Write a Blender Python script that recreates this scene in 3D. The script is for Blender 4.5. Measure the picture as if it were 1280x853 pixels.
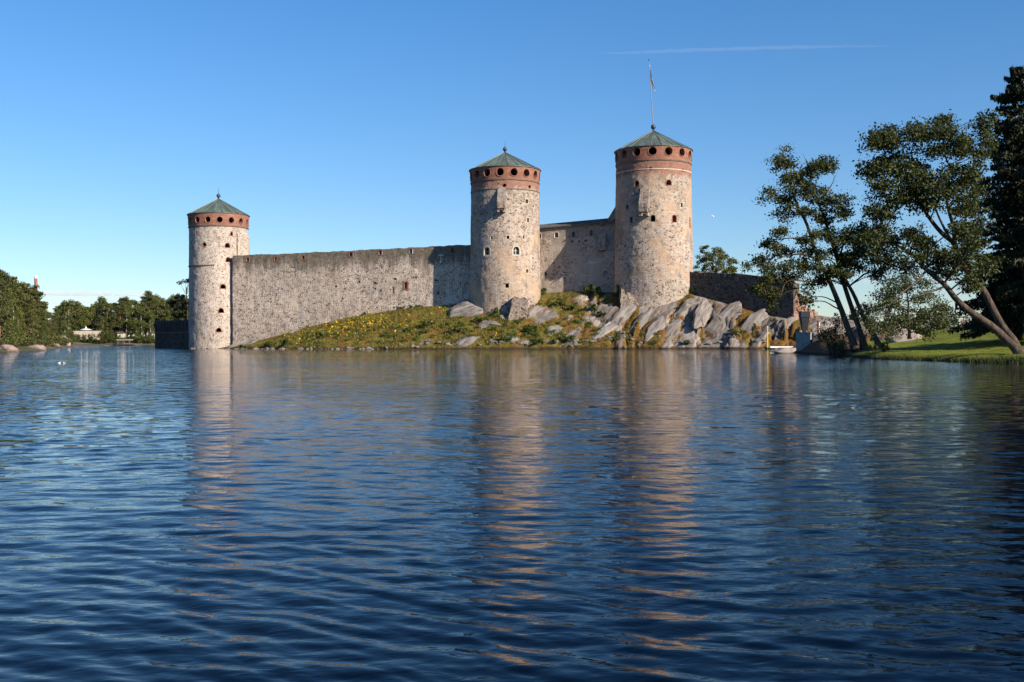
import bpy, math, random
import numpy as np
from math import radians, sin, cos, pi, sqrt
from mathutils import Vector, Matrix, noise

SC = bpy.context.scene
COL = SC.collection
for o in list(bpy.data.objects):
    bpy.data.objects.remove(o)

# ------------------------------------------------------------------ camera, sky, sun, exposure
F, HOR, CAMH, ROLL = 1350.0, 424.5, 1.7, radians(0.15)   # in photo pixels (1280 wide)
cam = bpy.data.cameras.new('camera')
cam.sensor_width = 36.0
cam.lens = F / 1280 * 36.0
cam.shift_y = (HOR - 426.5) / 1280.0
cam.clip_start, cam.clip_end = 0.3, 40000
camo = bpy.data.objects.new('camera', cam)
COL.objects.link(camo)
_r = Vector((cos(ROLL), 0, -sin(ROLL))); _u = Vector((sin(ROLL), 0, cos(ROLL))); _b = Vector((0, -1, 0))
M = Matrix((_r, _u, _b)).transposed().to_4x4()
M.translation = (0, 0, CAMH)
camo.matrix_world = M
SC.camera = camo

SUN_AZ, SUN_EL = radians(50), radians(28)     # azimuth measured from behind the camera towards the right
SUNV = Vector((sin(SUN_AZ) * cos(SUN_EL), -cos(SUN_AZ) * cos(SUN_EL), sin(SUN_EL)))
world = bpy.data.worlds.new('World')
SC.world = world
world.use_nodes = True
wn = world.node_tree
sky = wn.nodes.new('ShaderNodeTexSky')
sky.sky_type = 'NISHITA'
sky.sun_disc = False
sky.sun_elevation = SUN_EL
sky.sun_rotation = math.atan2(SUNV.x, SUNV.y)
sky.altitude = 0
sky.air_density = 1.0
sky.dust_density = 0.0
sky.ozone_density = 2.5
hs = wn.nodes.new('ShaderNodeHueSaturation')
hs.inputs['Saturation'].default_value = 1.05
tn = wn.nodes.new('ShaderNodeMixRGB')
tn.blend_type = 'MULTIPLY'
tn.inputs[0].default_value = 1.0
wc = wn.nodes.new('ShaderNodeTexCoord')
ws = wn.nodes.new('ShaderNodeSeparateXYZ')
wm = wn.nodes.new('ShaderNodeMapRange')
wm.inputs[1].default_value, wm.inputs[2].default_value = 0.0, 0.30
tw = wn.nodes.new('ShaderNodeMixRGB')         # white balance of the camera: paler low air, azure above
tw.inputs[1].default_value = (0.80, 0.90, 1.10, 1)
tw.inputs[2].default_value = (0.54, 0.95, 1.27, 1)
wn.links.new(wc.outputs['Generated'], ws.inputs[0])
wn.links.new(ws.outputs[2], wm.inputs[0])
wn.links.new(wm.outputs[0], tw.inputs[0])
wn.links.new(tw.outputs[0], tn.inputs[2])
wn.links.new(sky.outputs[0], hs.inputs['Color'])
wn.links.new(hs.outputs[0], tn.inputs[1])
wn.links.new(tn.outputs[0], wn.nodes['Background'].inputs[0])
wn.nodes['Background'].inputs[1].default_value = 0.066
sl = bpy.data.lights.new('sun', 'SUN')
sl.energy = 5.0
sl.angle = radians(0.5)
sl.color = (1.0, 0.87, 0.70)
so = bpy.data.objects.new('sun', sl)
so.rotation_euler = SUNV.to_track_quat('Z', 'Y').to_euler()
COL.objects.link(so)
SC.view_settings.view_transform = 'Standard'
SC.view_settings.look = 'None'
SC.view_settings.exposure = 0.84
SC.view_settings.gamma = 1
SC.view_settings.use_curve_mapping = False
SC.cycles.max_bounces = 6
SC.cycles.volume_bounces = 3
SC.cycles.transparent_max_bounces = 8
SC.cycles.use_denoising = True
SC.cycles.use_adaptive_sampling = True
SC.cycles.adaptive_threshold = 0.02


# ------------------------------------------------------------------ helpers
def ray(px, py):
    u, v = px - 640.0, HOR - py
    return ((u * cos(ROLL) + v * sin(ROLL)) / F, (-u * sin(ROLL) + v * cos(ROLL)) / F)


def at(px, py, Y):
    """the point of the place seen at photo pixel px, py when it is Y metres ahead"""
    a, b = ray(px, py)
    return Vector((a * Y, Y, CAMH + b * Y))


def proj(p):
    a, b = p[0] / p[1], (p[2] - CAMH) / p[1]
    u = a * cos(ROLL) - b * sin(ROLL)
    v = a * sin(ROLL) + b * cos(ROLL)
    return 640 + u * F, HOR - v * F


def tag(o, label=None, cat=None, group=None, kind=None):
    if label: o['label'] = label
    if cat: o['category'] = cat
    if group: o['group'] = group
    if kind: o['kind'] = kind
    return o


def empty(name, loc, label=None, cat=None, group=None, rz=0):
    o = bpy.data.objects.new(name, None)
    o.location = loc
    o.rotation_euler.z = rz
    COL.objects.link(o)
    return tag(o, label, cat, group)


def link(name, me, parent=None, loc=None):
    o = bpy.data.objects.new(name, me)
    COL.objects.link(o)
    if parent is not None: o.parent = parent
    if loc is not None: o.location = loc
    return o


def np_mesh(name, verts, faces, mat=None, smooth=False):
    """faces: (n,k) int array or list of such arrays"""
    if not isinstance(faces, list): faces = [faces]
    me = bpy.data.meshes.new(name)
    verts = np.asarray(verts, dtype=np.float32)
    me.vertices.add(len(verts))
    me.vertices.foreach_set('co', verts.ravel())
    idx = np.concatenate([np.asarray(f, dtype=np.int32).ravel() for f in faces])
    tot = np.concatenate([np.full(len(f), np.asarray(f).shape[1], dtype=np.int32) for f in faces])
    me.loops.add(len(idx))
    me.loops.foreach_set('vertex_index', idx)
    me.polygons.add(len(tot))
    me.polygons.foreach_set('loop_start', np.concatenate([[0], np.cumsum(tot)[:-1]]).astype(np.int32))
    if smooth: me.polygons.foreach_set('use_smooth', np.ones(len(tot), dtype=bool))
    me.update(calc_edges=True)
    me.validate()
    if mat: me.materials.append(mat)
    return me


class MB:
    """collects plain polygons, builds one mesh"""
    def __init__(s): s.v, s.f = [], []
    def add(s, vs, fs):
        n = len(s.v)
        s.v += [tuple(v) for v in vs]
        s.f += [tuple(i + n for i in f) for f in fs]
        return s
    def box(s, x0, x1, y0, y1, z0, z1, mat=None):
        vs = [(x0, y0, z0), (x1, y0, z0), (x1, y1, z0), (x0, y1, z0), (x0, y0, z1), (x1, y0, z1), (x1, y1, z1), (x0, y1, z1)]
        if mat is not None: vs = [mat @ Vector(v) for v in vs]
        return s.add(vs, [(3, 2, 1, 0), (4, 5, 6, 7), (0, 1, 5, 4), (1, 2, 6, 5), (2, 3, 7, 6), (3, 0, 4, 7)])
    def lathe(s, prof, n=24, cx=0, cy=0, closed=False):
        """prof: list of (r, z)"""
        base = len(s.v)
        for r, z in prof:
            for i in range(n):
                a = 2 * pi * i / n
                s.v.append((cx + r * sin(a), cy - r * cos(a), z))
        m = len(prof)
        for j in range(m if closed else m - 1):
            k = (j + 1) % m
            for i in range(n):
                i2 = (i + 1) % n
                s.f.append((base + j * n + i, base + j * n + i2, base + k * n + i2, base + k * n + i))
        if not closed:
            s.f.append(tuple(base + i for i in range(n))[::-1])
            s.f.append(tuple(base + (m - 1) * n + i for i in range(n)))
        return s
    def tube(s, pts, rad, n=8):
        pts = [Vector(p) for p in pts]
        base = len(s.v)
        k = len(pts)
        for i, p in enumerate(pts):
            t = (pts[min(i + 1, k - 1)] - pts[max(i - 1, 0)])
            t = t.normalized() if t.length > 1e-6 else Vector((0, 0, 1))
            ref = Vector((1, 0, 0)) if abs(t.x) < 0.9 else Vector((0, 1, 0))
            a = t.cross(ref).normalized(); b = t.cross(a)
            for j in range(n):
                w = 2 * pi * j / n
                s.v.append(tuple(p + (a * cos(w) + b * sin(w)) * rad[i]))
        for i in range(k - 1):
            for j in range(n):
                j2 = (j + 1) % n
                s.f.append((base + i * n + j, base + i * n + j2, base + (i + 1) * n + j2, base + (i + 1) * n + j))
        s.f.append(tuple(base + j for j in range(n))[::-1])
        s.f.append(tuple(base + (k - 1) * n + j for j in range(n)))
        return s
    def mesh(s, name, mat=None, smooth=False):
        me = bpy.data.meshes.new(name)
        me.from_pydata(s.v, [], s.f)
        me.update()
        if smooth: me.polygons.foreach_set('use_smooth', [True] * len(me.polygons))
        if mat: me.materials.append(mat)
        return me
    def obj(s, name, mat=None, parent=None, smooth=False, loc=None):
        return link(name, s.mesh(name, mat, smooth), parent, loc)


def fbm(p, o=4, sc=1.0):
    return noise.fractal(Vector(p) * sc, 1.0, 2.0, o, noise_basis='PERLIN_ORIGINAL')


def boolean_cut(ob, cutter):
    if not cutter.f: return
    co = cutter.obj('cutter', None, ob.parent)
    import bmesh
    for q_ in (co, ob):
        bm = bmesh.new(); bm.from_mesh(q_.data)
        bmesh.ops.recalc_face_normals(bm, faces=bm.faces[:])
        bm.to_mesh(q_.data); bm.free()
    md = ob.modifiers.new('cut', 'BOOLEAN')
    md.operation, md.solver, md.object = 'DIFFERENCE', 'EXACT', co
    dg = bpy.context.evaluated_depsgraph_get()
    me = bpy.data.meshes.new_from_object(ob.evaluated_get(dg))
    ob.modifiers.remove(md)
    mats = [m for m in ob.data.materials]
    old = ob.data
    ob.data = me
    me.materials.clear()
    for m in mats: me.materials.append(m)
    me.polygons.foreach_set('material_index', [0] * len(me.polygons))
    bpy.data.objects.remove(co)
    bpy.data.meshes.remove(old)


# ------------------------------------------------------------------ materials
class NT:
    def __init__(s, name):
        s.m = bpy.data.materials.new(name)
        s.m.use_nodes = True
        s.t = s.m.node_tree
        s.p = s.t.nodes['Principled BSDF']
        s.out = s.t.nodes['Material Output']
    def n(s, typ, ins=None, **props):
        nd = s.t.nodes.new('ShaderNode' + typ)
        for k, v in props.items(): setattr(nd, k, v)
        for k, v in (ins or {}).items():
            sock = nd.inputs[k]
            if hasattr(v, 'is_linked') or isinstance(v, bpy.types.NodeSocket): s.t.links.new(v, sock)
            elif isinstance(v, bpy.types.Node): s.t.links.new(v.outputs[0], sock)
            else:
                if isinstance(v, tuple) and len(v) == 3 and sock.type == 'RGBA': v = v + (1,)
                sock.default_value = v
        return nd
    def math(s, op, a, b=0.0, c=0.0, clamp=False):
        return s.n('Math', {0: a, 1: b, 2: c}, operation=op, use_clamp=clamp).outputs[0]
    def mix(s, f, a, b, blend='MIX'):
        return s.n('MixRGB', {0: f, 1: a, 2: b}, blend_type=blend).outputs[0]
    def ramp(s, f, stops, interp='LINEAR'):
        nd = s.n('ValToRGB', {0: f})
        cr = nd.color_ramp
        cr.interpolation = interp
        while len(cr.elements) > 1: cr.elements.remove(cr.elements[-1])
        for i, (p, c) in enumerate(stops):
            if not isinstance(c, tuple): c = (c, c, c)
            e = cr.elements[0] if i == 0 else cr.elements.new(p)
            e.position = p
            e.color = c + (1,)
        return nd.outputs[0]
    def step(s, v, a, b):
        return s.n('MapRange', {0: v, 1: a, 2: b, 3: 0.0, 4: 1.0}, interpolation_type='SMOOTHSTEP').outputs[0]
    def noise(s, vec, scale, detail=4, rough=0.55, dim='3D', dist=0.0):
        return s.n('TexNoise', {'Vector': vec, 'Scale': scale, 'Detail': detail, 'Roughness': rough, 'Distortion': dist}, noise_dimensions=dim).outputs[0]
    def set(s, **kw):
        for k, v in kw.items():
            k = k.replace('_', ' ')
            if isinstance(v, bpy.types.NodeSocket): s.t.links.new(v, s.p.inputs[k])
            else:
                if isinstance(v, tuple) and len(v) == 3: v = v + (1,)
                s.p.inputs[k].default_value = v
        return s
    def bump(s, h, dist, strength=1.0):
        b = s.n('Bump', {'Strength': strength, 'Distance': dist, 'Height': h})
        s.t.links.new(b.outputs[0], s.p.inputs['Normal'])


def plain(name, col, rough=0.7, metal=0.0, var=0.25, scale=3.0, spec=0.3):
    t = NT(name)
    co = t.n('TexCoord').outputs['Object']
    nz = t.noise(co, scale, 5)
    c = t.mix(t.ramp(nz, [(0.3, 0.0), (0.7, 1.0)]), tuple(x * (1 - var) for x in col), tuple(min(1, x * (1 + var)) for x in col))
    t.set(Base_Color=c, Roughness=rough, Metallic=metal)
    t.p.inputs['Specular IOR Level'].default_value = spec
    t.bump(t.noise(co, scale * 6, 3), 0.02, 0.4)
    return t.m


def uv_of(t, R):
    """metres along the surface: round a tower of radius R, or along a wall"""
    co = t.n('TexCoord').outputs['Object']
    sp = t.n('SeparateXYZ', {0: co})
    if R:
        u = t.math('MULTIPLY', t.math('ARCTAN2', sp.outputs[0], t.math('MULTIPLY', sp.outputs[1], -1.0)), R)
    else:
        u = t.math('ADD', sp.outputs[0], t.math('MULTIPLY', sp.outputs[1], 0.7))
    z = sp.outputs[2]
    return t.n('CombineXYZ', {0: u, 1: z, 2: 0.0}).outputs[0], u, z


def brick_col(t, vec, white=0.45):
    br = t.n('TexBrick', {'Vector': vec, 'Color1': (0.15, 0.05, 0.035), 'Color2': (0.27, 0.10, 0.066), 'Mortar': (0.34, 0.24, 0.19),
                          'Scale': 1.0, 'Mortar Size': 0.012, 'Brick Width': 0.34, 'Row Height': 0.125, 'Bias': 0.0}, offset=0.5)
    big = t.noise(vec, 0.55, 6, 0.65)
    c = t.mix(t.ramp(big, [(0.35, 0.0), (0.7, 1.0)]), br.outputs[0], (0.30, 0.145, 0.105))
    cv = t.n('VectorMath', {0: vec, 1: (0.16, 1.5, 1.0)}, operation='MULTIPLY').outputs[0]
    cn = t.noise(cv, 1.0, 5, 0.7)
    c = t.mix(t.math('MULTIPLY', t.step(cn, 0.52, 0.68), 0.6), c, (0.11, 0.05, 0.04))
    c = t.mix(t.math('MULTIPLY', t.step(cn, 0.46, 0.34), 0.45), c, (0.40, 0.25, 0.19))
    patch = t.noise(vec, 2.3, 5, 0.7)
    c = t.mix(t.math('MULTIPLY', t.step(patch, 0.58, 0.75), white), c, (0.55, 0.45, 0.40))
    c = t.mix(t.math('MULTIPLY', t.step(patch, 0.46, 0.28), 0.75), c, (0.085, 0.045, 0.036))
    return c, br.outputs[1]


def stone(name, R=None, mortar=(0.50, 0.43, 0.37), stones=None, cell=2.3, plaster=0.0, pl=((0.50, 0.39, 0.31), (0.56, 0.46, 0.38)),
          ztop=None, stain=0.0, zbrick=None, specks=0.5, mort_w=0.10, upper_grey=None, tint=1.0, base_rubble=None, weather=0.55):
    t = NT(name)
    vec, u, z = uv_of(t, R)
    dn = t.n('TexNoise', {'Vector': vec, 'Scale': 2.2, 'Detail': 3.0}).outputs['Color']
    dv = t.n('VectorMath', {0: dn, 1: (0.5, 0.5, 0.5)}, operation='SUBTRACT').outputs[0]
    dv = t.n('VectorMath', {0: dv, 'Scale': 0.32}, operation='SCALE').outputs[0]
    vd = t.n('VectorMath', {0: vec, 1: dv}, operation='ADD').outputs[0]
    vq = t.n('VectorMath', {0: vd, 1: (0.85, 1.15, 1.0)}, operation='MULTIPLY').outputs[0]
    v1 = t.n('TexVoronoi', {'Vector': vq, 'Scale': cell}, voronoi_dimensions='2D', feature='F1')
    v2 = t.n('TexVoronoi', {'Vector': vq, 'Scale': cell}, voronoi_dimensions='2D', feature='DISTANCE_TO_EDGE')
    rnd = t.n('SeparateColor', {0: v1.outputs['Color']}).outputs[0]
    st = stones or [(0.0, (0.11, 0.085, 0.07)), (0.10, (0.19, 0.15, 0.125)), (0.25, (0.33, 0.25, 0.20)), (0.5, (0.42, 0.34, 0.285)),
                    (0.72, (0.48, 0.41, 0.36)), (0.9, (0.36, 0.33, 0.31)), (1.0, (0.32, 0.20, 0.155))]
    sc = t.ramp(rnd, st)
    mask = t.step(v2.outputs['Distance'], mort_w * 0.35, mort_w * 1.5)
    pale = t.mix(t.noise(vec, 1.1, 5, 0.7), tuple(c * 0.8 for c in mortar), tuple(min(1, c * 1.15) for c in mortar))
    rub = t.mix(mask, pale, sc)
    # small dark gaps between the stones
    v3 = t.n('TexVoronoi', {'Vector': vd, 'Scale': cell * 1.5}, voronoi_dimensions='2D', feature='F1')
    r3 = t.n('SeparateColor', {0: v3.outputs['Color']}).outputs[1]
    gap = t.math('MULTIPLY', t.step(v3.outputs['Distance'], 0.42, 0.22), t.step(r3, 0.70, 0.76))
    rub = t.mix(t.math('MULTIPLY', gap, specks), rub, (0.045, 0.034, 0.028))
    # plaster coat with worn edges
    n1 = t.noise(vec, 0.16, 7, 0.62)
    ps = t.math('ADD', n1, plaster)
    if base_rubble is not None:      # the foot of the tower has lost its coat
        ps = t.math('SUBTRACT', ps, t.math('MULTIPLY', t.step(z, base_rubble + 1.2, base_rubble - 1.2), 0.5))
    if upper_grey is not None:
        ps = t.math('SUBTRACT', ps, t.math('MULTIPLY', t.step(z, upper_grey - 5.0, upper_grey + 4.0), 0.16))
    pf = t.step(ps, 0.44, 0.60)
    p2 = t.noise(vec, 0.45, 7, 0.75)
    pc = t.mix(t.ramp(p2, [(0.3, 0.0), (0.7, 1.0)]), pl[0], pl[1])
    pc = t.mix(t.math('MULTIPLY', t.step(t.noise(vec, 3.0, 4, 0.7), 0.60, 0.74), 0.4), pc, (0.30, 0.235, 0.185))
    # lime streaks lying in level bands, as laid
    lv = t.n('VectorMath', {0: vec, 1: (0.22, 1.6, 1.0)}, operation='MULTIPLY').outputs[0]
    pc = t.mix(t.math('MULTIPLY', t.step(t.noise(lv, 0.8, 5, 0.6), 0.56, 0.7), 0.55), pc, (0.66, 0.59, 0.52))
    c = t.mix(t.math('MULTIPLY', pf, 0.93), rub, pc)
    wv = t.n('VectorMath', {0: vec, 1: (1.0, 0.45, 1.0)}, operation='MULTIPLY').outputs[0]
    wf = t.math('MULTIPLY', t.step(t.noise(wv, 0.28, 6, 0.68), 0.50, 0.66), weather)
    wf = t.math('MULTIPLY', wf, t.ramp(t.noise(vec, 2.4, 5, 0.75), [(0.35, 0.25), (0.6, 1.0)]))
    c = t.mix(wf, c, (0.16, 0.135, 0.115))
    big = t.noise(vec, 0.09, 4, 0.5)
    c = t.mix(1.0, c, t.ramp(big, [(0.3, 0.78), (0.7, 1.1)]), 'MULTIPLY')
    if R is None:
        warm = t.noise(vec, 0.05, 3, 0.5)
        c = t.mix(t.math('MULTIPLY', t.step(warm, 0.45, 0.65), 0.25), c, (0.36, 0.27, 0.19))
    hb = t.math('ADD', t.math('MULTIPLY', mask, 0.6), t.noise(vec, 5.0, 4, 0.7))
    if zbrick is not None:
        bc, _ = brick_col(t, vec, 0.45)
        ed = t.math('ADD', z, t.math('MULTIPLY', t.math('SUBTRACT', t.noise(vec, 0.6, 5, 0.7), 0.5), 3.5))
        c = t.mix(t.math('MULTIPLY', t.step(ed, zbrick - 0.5, zbrick + 0.7), 0.88), c, bc)
    if stain > 0:
        sv = t.n('VectorMath', {0: vec, 1: (0.7, 0.12, 1.0)}, operation='MULTIPLY').outputs[0]
        sn = t.noise(sv, 0.8, 7, 0.72)
        g = t.step(z, ztop - 6.5, ztop - 0.2)
        f = t.math('MULTIPLY', t.step(t.math('ADD', sn, t.math('MULTIPLY', g, 0.42)), 0.60, 0.92), stain)
        c = t.mix(f, c, (0.07, 0.055, 0.042))
        mo = t.math('MULTIPLY', t.step(z, ztop - 2.2, ztop - 0.6), t.step(t.noise(vec, 1.6, 5, 0.7), 0.48, 0.62))
        c = t.mix(t.math('MULTIPLY', mo, 0.7), c, (0.085, 0.085, 0.035))
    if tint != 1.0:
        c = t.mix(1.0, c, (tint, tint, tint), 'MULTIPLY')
    t.set(Base_Color=c, Roughness=0.95)
    t.p.inputs['Specular IOR Level'].default_value = 0.15
    t.bump(hb, 0.10, 0.55)
    return t.m


def brick_mat(name, R=None):
    t = NT(name)
    vec, u, z = uv_of(t, R)
    c, h = brick_col(t, vec)
    t.set(Base_Color=c, Roughness=0.92)
    t.p.inputs['Specular IOR Level'].default_value = 0.15
    t.bump(t.math('ADD', t.noise(vec, 4.0, 4, 0.7), t.math('MULTIPLY', h, -0.4)), 0.06, 0.5)
    return t.m


def copper_mat():
    t = NT('patinated_copper')
    co = t.n('TexCoord').outputs['Object']
    sp = t.n('SeparateXYZ', {0: co})
    a = t.math('ARCTAN2', sp.outputs[0], t.math('MULTIPLY', sp.outputs[1], -1.0))
    v = t.n('CombineXYZ', {0: t.math('MULTIPLY', a, 9.0), 1: t.math('MULTIPLY', sp.outputs[2], 0.5), 2: 0.0}).outputs[0]
    s1 = t.noise(v, 0.8, 5, 0.6)
    c = t.mix(t.ramp(s1, [(0.35, 0.0), (0.65, 1.0)]), (0.05, 0.065, 0.058), (0.135, 0.18, 0.15))
    c = t.mix(t.math('MULTIPLY', t.step(t.noise(co, 0.5, 5, 0.6), 0.5, 0.65), 0.55), c, (0.065, 0.072, 0.07))
    t.set(Base_Color=c, Roughness=0.55, Metallic=0.15)
    t.bump(t.noise(co, 2.5, 4), 0.05, 0.4)
    return t.m


def foliage_mat(name, dark, light, trans=0.25, nscale=0.6):
    t = NT(name)
    co = t.n('TexCoord').outputs['Object']
    geo = t.n('NewGeometry')
    f = t.math('ADD', t.math('MULTIPLY', geo.outputs['Random Per Island'], 0.55), t.math('MULTIPLY', t.noise(co, nscale, 3), 0.5))
    c = t.ramp(f, [(0.25, dark), (0.85, light)])
    ob = t.n('ObjectInfo').outputs['Random']
    c = t.mix(1.0, c, t.ramp(ob, [(0.0, (0.78, 0.82, 0.75)), (0.5, (1, 1, 1)), (1.0, (1.18, 1.06, 0.9))]), 'MULTIPLY')
    t.set(Base_Color=c, Roughness=0.6)
    t.p.inputs['Specular IOR Level'].default_value = 0.3
    tr = t.n('BsdfTranslucent', {'Color': c})
    mx = t.n('MixShader', {0: trans, 1: t.p.outputs[0], 2: tr.outputs[0]})
    t.t.links.new(mx.outputs[0], t.out.inputs[0])
    return t.m


def bark_mat(name, c1, c2, scale=2.0):
    t = NT(name)
    co = t.n('TexCoord').outputs['Object']
    v = t.n('VectorMath', {0: co, 1: (1, 1, 0.22)}, operation='MULTIPLY').outputs[0]
    nz = t.noise(v, scale * 2.2, 6, 0.7)
    c = t.mix(t.ramp(nz, [(0.35, 0.0), (0.65, 1.0)]), c1, c2)
    t.set(Base_Color=c, Roughness=0.9)
    t.p.inputs['Specular IOR Level'].default_value = 0.15
    t.bump(nz, 0.08, 0.8)
    return t.m


MAT = {}
MAT['brick'] = brick_mat('brick_lining')
MAT['limestone'] = plain('pale_reveal', (0.5, 0.43, 0.36), 0.9, scale=1.5)
MAT['greystone'] = plain('grey_reveal', (0.27, 0.23, 0.20), 0.95, scale=1.5)
MAT['cornice'] = plain('dark_cornice_stone', (0.15, 0.11, 0.09), 0.9, scale=1.2)
MAT['copper'] = copper_mat()
MAT['dark_copper'] = plain('dark_copper', (0.06, 0.075, 0.07), 0.45, 0.4)
MAT['glass'] = plain('old_window_glass', (0.03, 0.04, 0.05), 0.12, var=0.1, spec=0.5)
MAT['white'] = plain('white_paint', (0.78, 0.77, 0.74), 0.6, var=0.06)
MAT['roofmetal'] = plain('weathered_roof_sheet', (0.10, 0.10, 0.105), 0.9, 0.0, scale=0.7, spec=0.05)
MAT['wood'] = plain('grey_timber', (0.14, 0.115, 0.095), 0.85)
MAT['pane'] = plain('pale_shutter', (0.30, 0.32, 0.33), 0.6, var=0.1)


# ------------------------------------------------------------------ castle
def outline(kind, w, h, grow=0.0):
    w2, h2 = w / 2 + grow, h / 2 + grow
    if kind == 'round':
        return [(w2 * cos(a), h2 * sin(a)) for a in [2 * pi * i / 20 for i in range(20)]]
    if kind == 'rect':
        return [(w2, -h2), (w2, h2), (-w2, h2), (-w2, -h2)]
    if kind == 'arch':
        r = w2; zc = max(h2 - r, -h2 + 0.05)
        return [(w2, -h2)] + [(r * cos(a), zc + (h2 - zc) * sin(a)) for a in [pi * i / 10 for i in range(11)]] + [(-w2, -h2)]
    if kind == 'half':
        zc = -h2 + 0.25 * 2 * h2
        return [(w2 * 0.96, -h2)] + [(w2 * cos(a), zc + (h2 - zc) * sin(a)) for a in [pi * i / 12 for i in range(13)]] + [(-w2 * 0.96, -h2)]
    raise ValueError(kind)


def prism(mb, ol, fr, y0, y1):
    n = len(ol)
    vs = [fr @ Vector((x, y0, z)) for x, z in ol] + [fr @ Vector((x, y1, z)) for x, z in ol]
    fs = [tuple(range(n)), tuple(range(2 * n - 1, n - 1, -1))]
    fs += [(i, i + n, (i + 1) % n + n, (i + 1) % n) for i in range(n)]
    # outline runs counter-clockwise seen from the front (-y): front face normal must be -y
    mb.add(vs, [f[::-1] for f in fs])


def lining(ol_in, ol_out, fr, y0, y1):
    n = len(ol_in)
    mb = MB()
    vs = []
    for ol, y in ((ol_in, y0), (ol_out, y0), (ol_out, y1), (ol_in, y1)):
        vs += [fr @ Vector((x, y, z)) for x, z in ol]
    fs = []
    for r in range(4):
        r2 = (r + 1) % 4
        fs += [(r * n + i, r * n + (i + 1) % n, r2 * n + (i + 1) % n, r2 * n + i) for i in range(n)]
    mb.add(vs, fs)
    return mb


def frame_on(p, nrm):
    """local frame at p: +y into the wall, +x along it, z up"""
    y = -Vector(nrm).normalized(); z = Vector((0, 0, 1)); x = y.cross(z).normalized()
    m = Matrix((x, y, z)).transposed().to_4x4()
    m.translation = p
    return m


def add_opening(cutmb, parent, fr, kind, w, h, name, mat, ring=0.14, depth=1.9, sleeve=0.7, proud=0.03, pane=None, pane_y=0.45, label=None):
    prism(cutmb, outline(kind, w, h, ring * 0.55), fr, -1.0, depth)
    o = lining(outline(kind, w, h), outline(kind, w, h, ring), fr, -proud, sleeve).obj(name, mat, parent)
    if label: o['label'] = label
    if pane:
        pm = MB()
        ol = outline(kind, w, h, 0.03)
        prism(pm, ol, fr, pane_y, pane_y + 0.05)
        pm.obj('pane', pane, o)
        if w > 0.9:
            sm = MB()
            for x0, x1, z0, z1 in ((-0.05, 0.05, -h / 2, h / 2), (-w / 2, w / 2, -0.04, 0.04)):
                sm.box(x0, x1, pane_y - 0.06, pane_y - 0.003, z0, z1, fr)
            sm.obj('sash', MAT['limestone'], o)
    return o


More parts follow.
